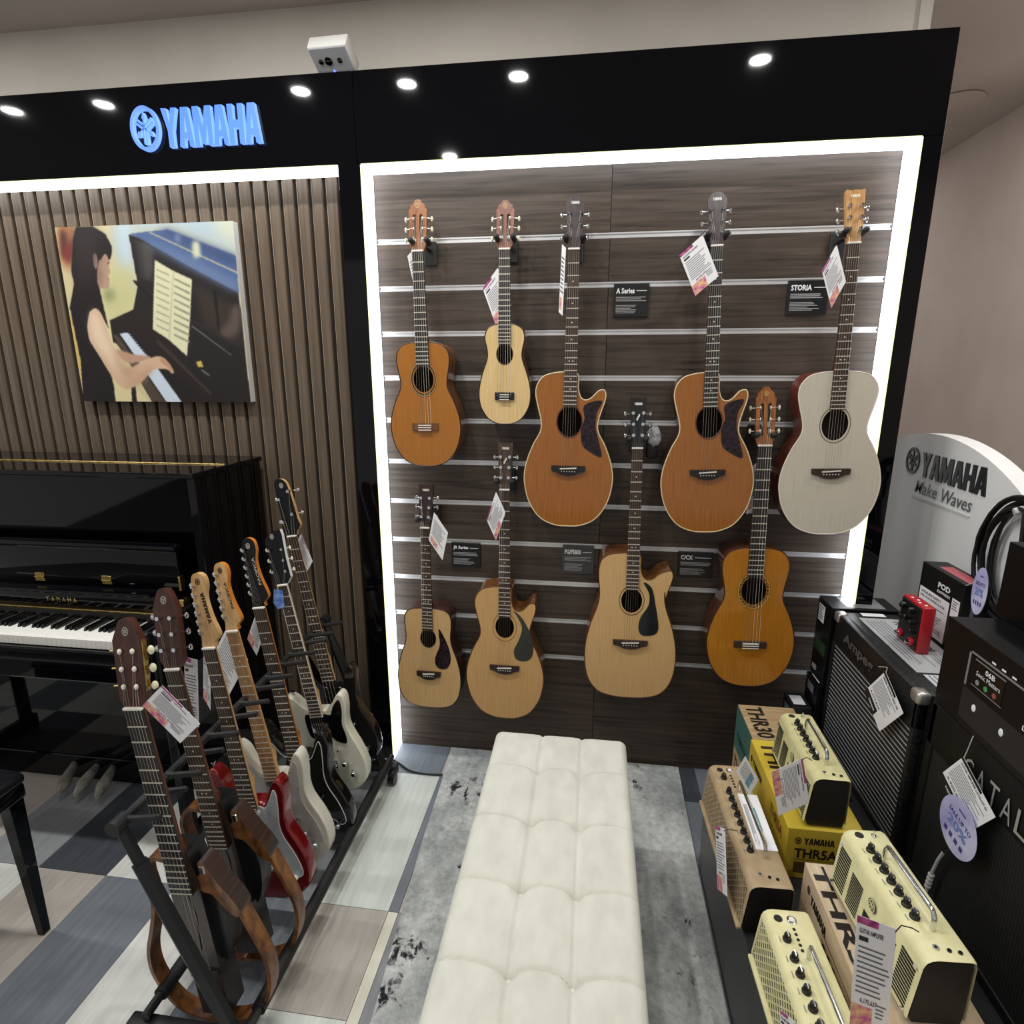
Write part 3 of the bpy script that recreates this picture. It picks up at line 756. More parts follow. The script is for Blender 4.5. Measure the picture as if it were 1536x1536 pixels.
poly([(712, 135), (1368, 436), (1368, 448), (706, 142)], '#bfb394')
poly([(1030, 220), (1075, 212), (1090, 310), (1040, 325)], '#cfd0b4', 4, 2.5); poly([(905, 160), (935, 165), (935, 215), (905, 200)], '#7d8aa5', 4, 3)
poly([(1040, 520), (1330, 680), (1400, 990), (1120, 830)], '#332a25', 0, 5); poly([(1180, 560), (1210, 575), (1235, 880), (1222, 880)], '#151314')
poly([(1330, 690), (1390, 700), (1380, 870), (1290, 930), (1235, 880), (1300, 800)], '#584a44', 3, 4)
poly([(1025, 830), (1320, 1050), (1320, 1058), (1025, 842)], '#6d6a6c'); poly([(1030, 790), (1410, 1000), (1412, 1012), (1030, 806)], '#2b2829')
poly([(590, 495), (730, 620), (730, 640), (592, 510)], '#0f0e0f')
poly([(430, 800), (620, 725), (700, 800), (880, 960), (1215, 1450), (760, 1450), (560, 1100), (440, 930)], '#231c1a')
poly([(440, 905), (470, 900), (860, 1450), (760, 1450), (560, 1110)], '#4e4136')
poly([(488, 893), (560, 884), (720, 1080), (985, 1450), (870, 1450)], '#c9d5e4')
for k in range(11):
    u = k/11; x = 545+u*170; y = 885+u*205; poly([(x, y), (x+34, y-8), (x+50, y+8), (x+14, y+13)], '#17171b')
for k in range(8):
    u = k/8; x = 800+u*190; y = 1180+u*212; poly([(x, y), (x+105, y-5), (x+115, y+6), (x+16, y+17)], '#17171b')
poly([(770, 930), (1180, 1340), (1160, 1350), (760, 960)], '#3a2f2b'); poly([(1055, 1105), (1095, 1095), (1112, 1140), (1075, 1145)], '#c9b15c')
poly([(1100, 1160), (1160, 1205), (1160, 1212), (1100, 1170)], '#8f8f92')
poly([(750, 345), (885, 425), (1027, 490), (1012, 800), (990, 1062), (855, 940), (735, 860), (742, 600)], '#d9d8b4')
for k in range(9):
    z = 410+k*52
    poly([(762, z), (858, z+45), (858, z+55), (762, z+10)], '#9b9a80'); poly([(892, z+68), (1012, z+125), (1010, z+140), (892, z+80)], '#8a8a74')
poly([(885, 425), (892, 428), (862, 945), (852, 940)], '#bdbb98')
poly([(460, 1010), (600, 1050), (720, 1062), (680, 1095), (560, 1115), (480, 1062)], '#b8937a', 2, 1.2)
poly([(165, 98), (290, 97), (380, 150), (428, 240), (430, 300), (415, 340), (340, 420), (335, 540), (380, 740), (408, 860), (345, 740), (300, 705), (265, 735), (248, 830), (262, 930), (330, 1045), (420, 1180), (445, 1280), (465, 1450), (222, 1450), (200, 1100), (118, 700), (150, 520), (128, 430), (142, 180)], '#1b1517')
poly([(340, 330), (385, 300), (412, 360), (408, 395), (420, 435), (402, 465), (412, 490), (408, 545), (385, 562), (332, 540), (322, 430)], '#b0917c', 3)
poly([(288, 310), (310, 297), (325, 340), (318, 410), (300, 395)], '#bd9b86', 3)
poly([(300, 170), (400, 190), (430, 260), (418, 345), (385, 280), (345, 350), (320, 310)], '#191315')
poly([(395, 365), (412, 360), (412, 370), (398, 374)], '#3a2a26'); poly([(400, 485), (412, 480), (410, 492), (402, 494)], '#8a5a50')
poly([(258, 780), (300, 708), (350, 742), (395, 870), (440, 985), (540, 1145), (640, 1110), (730, 1070), (800, 1065), (860, 1120), (892, 1180), (875, 1190), (840, 1160), (740, 1165), (640, 1265), (530, 1305), (440, 1225), (330, 1045), (262, 930)], '#cfae92', 3)
poly([(270, 770), (310, 730), (400, 930), (520, 1165), (500, 1220), (380, 1060), (290, 930)], '#e2cbb0', 3, 5)
poly([(440, 1000), (540, 1150), (640, 1112), (560, 1230), (480, 1180)], '#b58f74', 3, 6, .7)
poly([(520, 1300), (640, 1262), (740, 1160), (700, 1150), (600, 1230)], '#b08a70', 3, 5, .7)
poly([(150, 130), (250, 110), (330, 180), (300, 420), (220, 600), (170, 400)], '#2f2626', 3, 9, .8)
poly([(800, 1070), (850, 1110), (888, 1175), (880, 1185), (830, 1130), (790, 1100)], '#b98d70', 2, 1.5)
poly([(330, 420), (360, 430), (350, 540), (335, 540)], '#8a6d5c', 2, 3, .8)
img = np.clip(img+np.random.default_rng(3).normal(0, .008, img.shape), 0, 1)
lc_ = np.where(img <= .04045, img/12.92, ((img+.055)/1.055)**2.4)
pme = bpy.data.meshes.new('print'); idx = np.arange(GW*GH_).reshape(GH_, GW)
pme.from_pydata(np.stack([gx.ravel(), np.full(gx.size, .0026), gz.ravel()], 1).tolist(), [], np.stack([idx[:-1, :-1], idx[:-1, 1:], idx[1:, 1:], idx[1:, :-1]], -1).reshape(-1, 4).tolist())
ca_ = pme.color_attributes.new('print_colour', 'FLOAT_COLOR', 'POINT')
ca_.data.foreach_set('color', np.concatenate([lc_.reshape(-1, 3), np.ones((GW*GH_, 1))], 1).astype(np.float32).ravel())
pm_ = P('canvas_print_ink', '#ffffff', .5, spec=.3); an_ = pm_.node_tree.nodes.new('ShaderNodeVertexColor'); an_.layer_name = 'print_colour'
pm_.node_tree.links.new(an_.outputs['Color'], bs(pm_).inputs['Base Color']); pme.materials.append(pm_)
link('print', pme, cv)

# ================================================================ PIANO
PX1, PX0 = -1.178, -2.345
p = thing('upright_piano', 'black gloss upright piano with open fallboard against the fluted wall', 'piano', (PX1, -.06, 0))
def pb(name, f, parent=None, smooth=0):
    mb = MB(); f(mb)
    mb.v = [(x-PX1, y+.06, z) for x, y, z in mb.v]
    return mb.build(name, parent or p, smooth)
g = black_gloss
for xa in (PX1-.028, PX0):
    pb('side_panel', lambda m, xa=xa: m.rbox(xa, xa+.028, -.405, -.03, 0, 1.185, .002, g, seg=1))
    pb('arm', lambda m, xa=xa: m.rbox(xa, xa+.028, -.66, -.404, .60, .78, .006, g))
    pb('leg', lambda m, xa=xa: m.rbox(xa-.002, xa+.030, -.64, -.60, .06, .60, .004, g))
    pb('toe', lambda m, xa=xa: m.rbox(xa-.004, xa+.032, -.66, -.36, .0, .06, .006, g))
lid = pb('lid', lambda m: (m.rbox(PX0-.006, PX1+.008, -.425, -.24, 1.185, 1.203, .004, g), m.rbox(PX0-.006, PX1+.008, -.238, -.025, 1.185, 1.203, .004, g)))
pb('lid_hinge', lambda m: m.cyl((PX0, -.239, 1.2035), (PX1, -.239, 1.2035), .0035, brass), lid)
pb('upper_panel', lambda m: m.add([(PX0+.028, -.375, 1.185), (PX1-.028, -.375, 1.185), (PX1-.028, -.36, .93), (PX0+.028, -.36, .93), (PX0+.028, -.33, 1.185), (PX1-.028, -.33, 1.185), (PX1-.028, -.33, .93), (PX0+.028, -.33, .93)],
     [(3, 2, 1, 0), (4, 5, 6, 7), (0, 1, 5, 4), (3, 7, 6, 2)], g))
pb('back', lambda m: m.box(PX0+.02, PX1-.02, -.05, -.035, .05, 1.185, black_matte))
def fall(m):
    m.rbox(PX0+.031, PX1-.085, -.425, -.405, .805, .955, .006, g)
    m.rbox(PX0+.031, PX1-.078, -.440, -.400, .945, .968, .008, g)
fb = pb('fallboard', fall, None, 35)
pb('music_shelf', lambda m: m.rbox(PX0+.1, PX1-.16, -.475, -.42, .800, .812, .004, g), fb, 35)
def fall2(m): m.rbox(PX0+.031, PX1-.082, -.462, -.43, .742, .802, .004, g)
fb2 = pb('fallboard_lower_leaf', fall2, None, 35)
pb('brass_rail', lambda m: m.rbox(PX0+.031, PX1-.085, -.476, -.45, .742, .749, .002, brass, seg=1), fb2)
def nameb(m):
    x = -1.735
    for i, ch in enumerate('YAMAHA'):
        put_text(m, ch, I4, x+i*.0205, .766, .0115, .017, brass, -.4628, .01)
pb('name_letters', nameb, fb2)
for hx in (at(58, 852, 'y', -.425).x, at(160, 866, 'y', -.425).x, -2.1):
    pb('hinge', lambda m: (m.rbox(hx-.018, hx+.018, -.4275, -.424, .822, .852, .001, brass, seg=1), m.cyl((hx-.018, -.428, .836), (hx+.018, -.428, .836), .003, brass)), fb)
    for dx in (-.01, 0, .01):
        for dz in (.828, .846):
            pb('screw', lambda m: m.cyl((hx+dx, -.4285, dz), (hx+dx, -.427, dz), .0018, P('screw_dark', '#6d5a2c', .4, 1.), n=6), fb)
pb('fallboard_bracket', lambda m: (m.rbox(PX1-.072, PX1-.064, -.45, -.425, .82, .87, .002, brass, seg=1), m.rbox(PX1-.062, PX1-.045, -.47, -.44, .775, .80, .002, brass, seg=1)))
pb('key_felt', lambda m: m.box(PX0+.03, PX1-.028, -.478, -.36, .70, .742, felt))
pb('key_bed', lambda m: m.rbox(PX0+.01, PX1-.01, -.665, -.36, .60, .668, .006, g))
pb('key_slip', lambda m: m.rbox(PX0+.028, PX1-.028, -.645, -.628, .66, .692, .004, g))
pb('cheek_block', lambda m: m.rbox(PX1-.083, PX1-.028, -.63, -.47, .66, .74, .005, g))
pb('cheek_block', lambda m: m.rbox(PX0+.028, PX0+.06, -.63, -.47, .66, .74, .005, g))
KW = .01695; KR = -1.264
keyw = P('key_white', '#f1f1ec', .25); keyb = P('key_black', '#0b0b0d', .2)
kmw = MB(); kmw.rbox(-KW/2+.0004, KW/2-.0004, -.622, -.47, .690, .7195, .0012, keyw, seg=1); kmw = kmw.mesh('white_key', 0)
bkm = MB(); bkm.add([(x*w, y, z) for z, w, ys in ((.7195, .0045, (-.568, -.472)), (.731, .0034, (-.563, -.472))) for y in ys for x in (-1, 1)],
    [(0, 1, 5, 4), (2, 6, 7, 3), (0, 4, 6, 2), (1, 3, 7, 5), (4, 5, 7, 6)], keyb); bkm = bkm.mesh('black_key', 0)
letters = 'CBAGFED'
for i in range(52):
    x = KR-KW*(i+.5)
    o = link('white_key', kmw, p, (x-PX1, .06, 0))
    if letters[i % 7] in 'BAGED' and i < 51:   # sharp at the lower side of B A G E D
        link('black_key', bkm, p, (x-KW/2-PX1, .06, 0))
pb('lower_panel', lambda m: m.rbox(PX0+.028, PX1-.028, -.372, -.352, .10, .60, .002, g, seg=1))
pb('bottom_rail', lambda m: m.rbox(PX0+.028, PX1-.028, -.376, -.345, .0, .098, .003, g, seg=1))
pedal_wrap = tex(P('pedal_wrap', '#8f8d85', .3, .2), '#7d7b74', '#a5a39a', nscale=25, bump=.25)
for (a, b) in (((118, 1140), (100, 1180)), ((143, 1150), (115, 1190)), ((160, 1158), (142, 1198))):
    A = at(*a, 'z', .062); B = at(*b, 'z', .052)
    x = A.x*.5+B.x*.5
    def ped(m):
        m.tube([(A.x, -.37, .060), (A.x*.6+B.x*.4, -.42, .062), (A.x*.3+B.x*.7, -.47, .056), (B.x, -.515, .05)], [.012, .017, .022, .008], pedal_wrap, 10)
    pb('pedal', ped, None, 50)

# piano bench (one corner in view)
pbn = thing('piano_bench', 'black gloss piano bench with tapered legs in front of the piano', 'bench', (-1.40, -.95, 0))
pad = P('bench_leather', '#0c0d12', .25)
MB().rbox(-.52, .014, -.30, .020, .425, .468, .008, g).build('apron', pbn)
MB().rbox(-.525, .018, -.305, .024, .466, .495, .012, pad, seg=3).build('seat', pbn)
for lx, ly in ((0, 0), (-.50, 0), (0, -.28), (-.50, -.28)):
    m_ = MB(); a, b_ = .026, .014
    m_.add([(lx-a, ly-a, .43), (lx+a*.3, ly-a, .43), (lx+a*.3, ly+a*.5, .43), (lx-a, ly+a*.5, .43), (lx-b_, ly-b_, 0), (lx+b_*.4, ly-b_, 0), (lx+b_*.4, ly+b_*.5, 0), (lx-b_, ly+b_*.5, 0)],
        [(0, 1, 2, 3), (7, 6, 5, 4), (0, 4, 5, 1), (1, 5, 6, 2), (2, 6, 7, 3), (3, 7, 4, 0)], g)
    m_.build('leg', pbn, 0)

# ================================================================ GUITAR RACK
rk = thing('guitar_rack', 'black folding floor rack holding a row of guitars', 'guitar rack', (-.78, -1.16, 0))
def rb(name, f, parent=None, smooth=35):
    mb = MB(); f(mb); mb.v = [(x+.78, y+1.16, z) for x, y, z in mb.v]
    return mb.build(name, parent or rk, smooth)
rackm = P('rack_black', '#1b1d1f', .45)
XRB, XLB, YN, YFAR = -.658, -.905, -1.17, -.20
TN = at(178, 1236, 'y', -1.165); TF = at(487, 930, 'y', -.225)
for xb, nm in ((XRB, 'bottom_bar'), (XLB, 'bottom_bar')):
    rb(nm, lambda m, xb=xb: m.cyl((xb, YN, .085), (xb, YFAR, .085), .011, rackm, n=10))
    rb('foam_sleeve', lambda m, xb=xb: m.cyl((xb, YN+.05, .085), (xb, YFAR-.04, .085), .0165, foam, n=12))
rb('upper_bar', lambda m: m.cyl(TN, TF, .010, rackm, n=10))
for T, yy in ((TN, -1.165), (TF, -.225)):
    B = Vector((XRB-.03, yy, .065))
    mid = T.lerp(B, .17)
    rb('upright', lambda m: (m.tube([T, mid], .0125, rackm, 6), m.tube([mid, B], .017, rackm, 6)))
    rb('end_knuckle', lambda m: m.cyl(T+Vector((0, -.018, 0)), T+Vector((0, .018, 0)), .017, rackm, n=14))
    rb('base_bar', lambda m: m.rbox(XLB-.045, XRB+.03, yy-.016, yy+.016, .04, .072, .005, rackm))
    for fx in (XLB-.02, XRB+.015):
        c = rb('caster', lambda m: (m.rbox(fx-.014, fx+.014, yy-.034, yy+.018, .030, .058, .005, rackm), m.cyl((fx, yy-.008, .02), (fx, yy-.008, .04), .008, rackm)))
        rb('wheel', lambda m: m.cyl((fx-.012, yy-.018, .024), (fx+.012, yy-.018, .024), .024, black_plastic, n=18), c)
mk = rb('brand_plate', lambda m: (m.rbox(XRB-.006, XRB+.024, -1.198, -1.186, .045, .075, .003, P('plate_grey', '#2f3133', .4)),
    put_text(m, 'KLiK', Matrix.Translation((0, 0, 0)), XRB-.002, .054, .022, .011, paper, -1.1985)))
GY = [-1.115, -.985, -.842, -.705, -.575, -.440, -.310]
for i, y in enumerate(GY):
    u = (y-TN.y)/(TF.y-TN.y); c = TN.lerp(TF, u)
    for s in (-1, 1):
        cc = TN.lerp(TF, u+s*.038)
        rb('neck_prong', lambda m: (m.tube([cc, cc+Vector((.02, s*.002, .004)), cc+Vector((.085, s*.004, .018))], [.0115, .0075, .0068], foam, 8), m.ball(cc+Vector((.086, s*.004, .018)), .0072, .0072, .0072, foam, 8)))

# ================================================================ ELECTRIC GUITARS IN THE RACK
SQ = .78
STRAT = [(0, 0), (-80, 7), (-138, 45), (-163, 105), (-156, 165), (-128, 218), (-117, 252), (-124, 295), (-141, 345), (-142, 390), (-124, 415), (-100, 402), (-80, 358), (-55, 326), (-30, 316), (30, 314), (52, 306), (70, 330), (92, 366), (112, 380), (128, 362), (125, 315), (114, 265), (120, 222), (148, 168), (163, 112), (152, 55), (100, 14), (45, 1)]
DCUT = [(0, 0), (-85, 5), (-140, 40), (-165, 100), (-158, 165), (-130, 220), (-118, 262), (-124, 305), (-140, 345), (-135, 372), (-105, 372), (-70, 340), (-40, 322), (-25, 318), (25, 318), (45, 318), (75, 340), (110, 372), (132, 362), (132, 320), (118, 265), (126, 222), (150, 165), (165, 105), (152, 50), (100, 12), (45, 1)]
BASS = [(0, 0), (-85, 8), (-142, 50), (-160, 115), (-145, 180), (-118, 235), (-110, 280), (-122, 340), (-140, 400), (-142, 445), (-122, 462), (-98, 430), (-75, 370), (-50, 335), (-30, 325), (30, 325), (52, 318), (70, 345), (90, 388), (110, 402), (126, 380), (120, 325), (108, 270), (116, 222), (146, 170), (162, 112), (150, 52), (98, 12), (45, 1)]
def sc_pts(pts, s): return [(x*.001*SQ*s, z*.001*s) for x, z in pts]
def head6(nw, L):      # six in line, pegs on one side
    return spline([(-nw, 0), (-nw*1.0, L*.10), (-nw*1.12, L*.22), (-nw*1.22, L*.5), (-nw*1.25, L*.8), (-nw*.95, L*.96), (0, L*1.0), (nw*.95, L*.95), (nw*1.15, L*.82), (nw*.75, L*.66), (nw*1.1, L*.42), (nw*1.9, L*.19), (nw*1.7, L*.12), (nw, L*.06), (nw, 0)], 3)
def electric(name, label, nut, end, y, L_ref, shape, bodym, headm, hside, board, neckm, scale=.648, headk='six', guard=None, guardm=None, guard_edge=None, tuner='steel', nfr=22, s_fix=None, bottom=.768, Lh=.19, mark=black_plastic, knobs='white', nstr=6, lab_head=None, bind=None, thick=.042, pick='strat'):
    A = at(*nut, 'y', y); E_ = at(*end, 'y', y); d = (A-E_).normalized()
    s = s_fix or (A-E_).length/L_ref
    B = A-d*bottom*s
    ang = math.atan2(d.x, d.z)
    root = thing(name, label, 'guitar', B, (0, ang, 0), 'guitars in the floor rack')
    out = spline(sc_pts(shape, s), 4)
    th = thick
    # body with softened rims
    mb = MB(); e = .0045
    cx = 0; cz = .2*s
    def inset(k): return [(p[0]+(cx-p[0])*k, p[1]+(cz-p[1])*k) for p in out]
    rings = [(inset(.035), 0), (inset(.008), .0025), (out, .008), (out, th-.008), (inset(.008), th-.0025), (inset(.035), th)]
    n = len(out); vs = []; fs = []
    for r_, yy in rings: vs += [(p[0], yy, p[1]) for p in r_]
    for i in range(len(rings)-1):
        for k in range(n): fs.append((i*n+k, (i+1)*n+k, (i+1)*n+(k+1) % n, i*n+(k+1) % n))
    mb.add(vs, fs, bodym)
    f0 = rings[0][0]; tr = tessellate_polygon([[Vector((a, b, 0)) for a, b in f0]])
    mb.add([(a, 0, b) for a, b in f0], orient(tr, f0, -1), bodym); mb.add([(a, th, b) for a, b in f0], orient(tr, f0, 1), bodym)
    mb.build('body', root, 50)
    zn = bottom*s; bz = zn-scale*s
    if guard:
        go = spline(sc_pts(guard, s), 4)
        gd = MB().prism(go, -.0022, .0005, guardm).build('pickguard', root, 0)
        if guard_edge: MB().tube([(p[0], -.0016, p[1]) for p in go], .0013, guard_edge, 5, closed=True).build('edge_ply', gd)
        for k in range(0, len(go), 14): MB().cyl((go[k][0]*.95, -.0035, go[k][1]*.985+.003), (go[k][0]*.95, -.002, go[k][1]*.985+.003), .0018, chrome, n=6).build('screw', gd)
    zend = zn-scale*s*(1-2**(-(nfr+.4)/12))
    nw, ew = .0168*s, .0215*s
    if nstr == 4: nw, ew = .0155*s, .023*s
    yb = -.011
    strs = list(neck_parts(root, zn, scale*s, nw, ew, zend, zend+.06, board, neckm, yb, 'steel', bz, nstr=nstr, sspread_b=.021*s, yneck=1))
    MB().box(-ew*.98, ew*.98, yb+.004, .004, zend, zend+.075, neckm).build('neck_heel', root, 0)
    if bind: MB().tube([(ew, yb+.001, zend), (nw, yb+.001, zn)], .0018, bind, 5).build('neck_binding', root); MB().tube([(-ew, yb+.001, zend), (-nw, yb+.001, zn)], .0018, bind, 5).build('neck_binding', root)
    tilt = Matrix.Translation((0, yb+.004, zn+.004)) @ Matrix.Rotation(math.radians(-6), 4, 'X')
    L = Lh*s
    if headk == 'six': ho = head6(nw, L)
    elif headk == 'open':   # symmetrical, wider towards the tip
        ho = [(-nw, 0), (-nw*1.9, L*.12), (-nw*1.75, L*.5), (-nw*1.9, L*.80), (-nw*1.5, L*.88), (nw*.2, L*.98), (nw*1.55, L), (nw*1.75, L*.9), (nw*1.7, L*.5), (nw*1.95, L*.12), (nw, 0)]
    else:
        ho = spline([(-nw, 0), (-nw*1.3, L*.14), (-nw*1.7, L*.4), (-nw*1.9, L*.85), (-nw*1.5, L*.99), (-nw*.2, L*1.0), (nw*.8, L*.93), (nw*1.4, L*.74), (nw*2.0, L*.30), (nw*2.3, L*.16), (nw*1.3, L*.06), (nw, 0)], 3)
    hd = MB().prism(ho, 0, .014, headm, tilt, side=hside).build('headstock', root, 30)
    lg = MB()
    put_emblem(lg, tilt, -nw*(.1 if headk == 'six' else .3), L*.885, .0065, .0085, mark)
    if lab_head:
        T2 = tilt @ Matrix.Translation((nw*.95, 0, L*.32)) @ Matrix.Rotation(math.radians(-98), 4, 'Y')
        if lab_head == 'YAMAHA': put_logo(lg, T2, 0, -.004, L*.42, .0095, mark)
        else: put_text(lg, lab_head, T2, 0, -.004, L*.40, .0085, mark)
    lg.build('logo', hd, 0, kind='stuff')
    posts = []
    for k in range(nstr):
        if headk == 'six': side, zz, xx = -1, L*(.20+.125*k), nw*(1.15+.02*k)
        elif nstr == 4: side, zz, xx = (-1, 1)[k % 2], L*(.25+.40*(k//2)+(.12 if k % 2 else 0)), nw*1.75
        else: side, zz, xx = (-1 if k < 3 else 1), L*(.24+.20*(k % 3)), nw*1.72
        o = link('tuning_peg', tuner_mesh(tuner, side), hd); sc2 = 1.25 if nstr == 4 else 1.0
        o.matrix_local = tilt @ Matrix.Translation((side*xx, 0, zz)) @ Matrix.Scale(sc2, 4)
        posts.append(tilt @ Vector((side*(xx-.007), -.004, zz)))
    for k, u, p_, r, mt in strs:
        MB().tube([p_[0], p_[1], posts[k if headk == 'six' else ((0, 2, 3, 1)[k] if nstr == 4 else k)]], r*(1.6 if nstr == 4 else .8), mt, 4).build('string', root, 0)
    # hardware
    if pick == 'strat':
        for zz, m_ in ((bz+.165*s, white_plastic), (bz+.105*s, white_plastic)):
            pk = MB().rbox(-.026*s, .026*s, -.007, -.001, zz-.0085, zz+.0085, .004, m_ if knobs == 'white' else black_plastic).build('pickup', root)
            for k in range(6): MB().cyl(((k/2.5-1)*.018*s, -.0085, zz), ((k/2.5-1)*.018*s, -.006, zz), .0018, chrome, n=6).build('pole', pk)
        hb = MB().rbox(-.029*s, .029*s, -.006, -.001, bz+.025*s, bz+.062*s, .003, black_plastic).build('humbucker', root)
        for q in (bz+.036*s, bz+.051*s): MB().rbox(-.025*s, .025*s, -.0085, -.005, q-.006, q+.006, .003, white_plastic if knobs == 'white' else black_plastic).build('coil', hb)
    else:
        for zz in (bz+.135*s, bz+.05*s):
            MB().rbox(-.028*s, .028*s, -.009, -.001, zz-.016, zz+.016, .003, black_plastic if pick != 'chrome' else chrome).build('pickup', root)
    br = MB().rbox(-.030*s, .030*s, -.008, .001, bz-.020*s, bz+.008, .002, chrome).build('bridge', root)
    for k in range(nstr): MB().rbox((k/(nstr-1)*2-1)*.023*s-.004, (k/(nstr-1)*2-1)*.023*s+.004, -.012, -.006, bz-.012*s, bz+.006, .001, chrome, seg=1).build('saddle', br)
    km = white_plastic if knobs == 'white' else chrome
    for kx, kz in ((.068, .118), (.095, .078)):
        MB().lathe([(.0098, 0), (.0090, .006), (.0080, .015), (.0066, .017)], km, Matrix.Translation((kx*SQ*s*1.1, -.001, kz*s)) @ Matrix.Rotation(math.radians(90), 4, 'X'), 14).build('knob', root)
    MB().tube([(.062*SQ*s, -.001, .165*s), (.060*SQ*s, -.014, .170*s)], [.0022, .0035], white_plastic if knobs == 'white' else chrome, 6).build('selector_switch', root)
    MB().lathe([(.003, 0), (.003, .006), (.007, .009), (.007, .012)], chrome, Matrix.Translation((out[0][0]+shape[10][0]*.001*SQ*s, th/2, shape[10][1]*.001*s)), 10).build('strap_button', root)
    return root
GUARD = [(-120, 318), (-108, 350), (-86, 352), (-60, 318), (-30, 306), (28, 304), (52, 298), (74, 322), (96, 352), (104, 335), (98, 290), (90, 245), (96, 205), (124, 150), (138, 95), (120, 78), (95, 92), (60, 112), (40, 118), (-48, 118), (-80, 125), (-92, 160), (-84, 215), (-96, 270)]
GUARD2 = [(-60, 300), (-30, 306), (28, 304), (60, 300), (80, 330), (112, 352), (114, 310), (100, 262), (106, 222), (100, 190), (60, 200), (40, 215), (-40, 215), (-60, 240)]
red_paint = P('red_metallic', '#7d0d14', .18, .35, coat=.8)
white_paint = P('vintage_white', '#d9d7c9', .22, coat=.5)
cream_paint = P('cream_paint', '#dcdcca', .22, coat=.5)
black_paint = P('black_paint', '#0b0b0d', .12, coat=.6)
pg_white = P('guard_white', '#b9bfc6', .2); pg_grey = P('guard_grey', '#b5b7b3', .2); white_ply = P('white_ply', '#dfe0e0', .4)
gold_mark = P('silver_mark', '#b9b6ae', .4)
electric('electric_guitar', 'red metallic electric guitar with pale grey pickguard and white knobs', (317, 971), (378, 1214), GY[2], .475, STRAT, red_paint, maple, maple, rosewood, maple, guard=GUARD, guardm=pg_white, guard_edge=white_ply, lab_head='YAMAHA')
electric('electric_guitar', 'white electric guitar with maple fretboard and chrome knobs', (351, 946), (412, 1171), GY[3], .475, STRAT, white_paint, maple, orange_maple, maple_board, maple, guard=GUARD, guardm=pg_grey, knobs='chrome', lab_head='PACIFICA')
electric('electric_guitar', 'black electric guitar with white edged black pickguard and black headstock', (391, 911), (447, 1141), GY[4], .475, STRAT, black_paint, black_gloss, orange_maple, rosewood, orange_maple, guard=GUARD, guardm=black_paint, guard_edge=white_ply, knobs='chrome', mark=gold_mark, lab_head='PACIFICA')
electric('electric_guitar', 'cream bodied electric guitar with black upper plate and pale tuner buttons', (426, 877), (477, 1074), GY[5], .47, DCUT, cream_paint, black_gloss, white_ply, rosewood, maple, headk='open', tuner='cream', guard=GUARD2, guardm=black_paint, knobs='chrome', mark=gold_mark, bind=white_ply, Lh=.175, pick='chrome')
electric('bass_guitar', 'black bass guitar with four tuners, tallest in the floor rack', (440, 804), (500, 1043), GY[6], .6, BASS, black_paint, black_gloss, maple, rosewood, maple, scale=.77, headk='bass', nfr=20, nstr=4, s_fix=1.0, bottom=.885, Lh=.19, knobs='chrome', mark=gold_mark, pick='black')

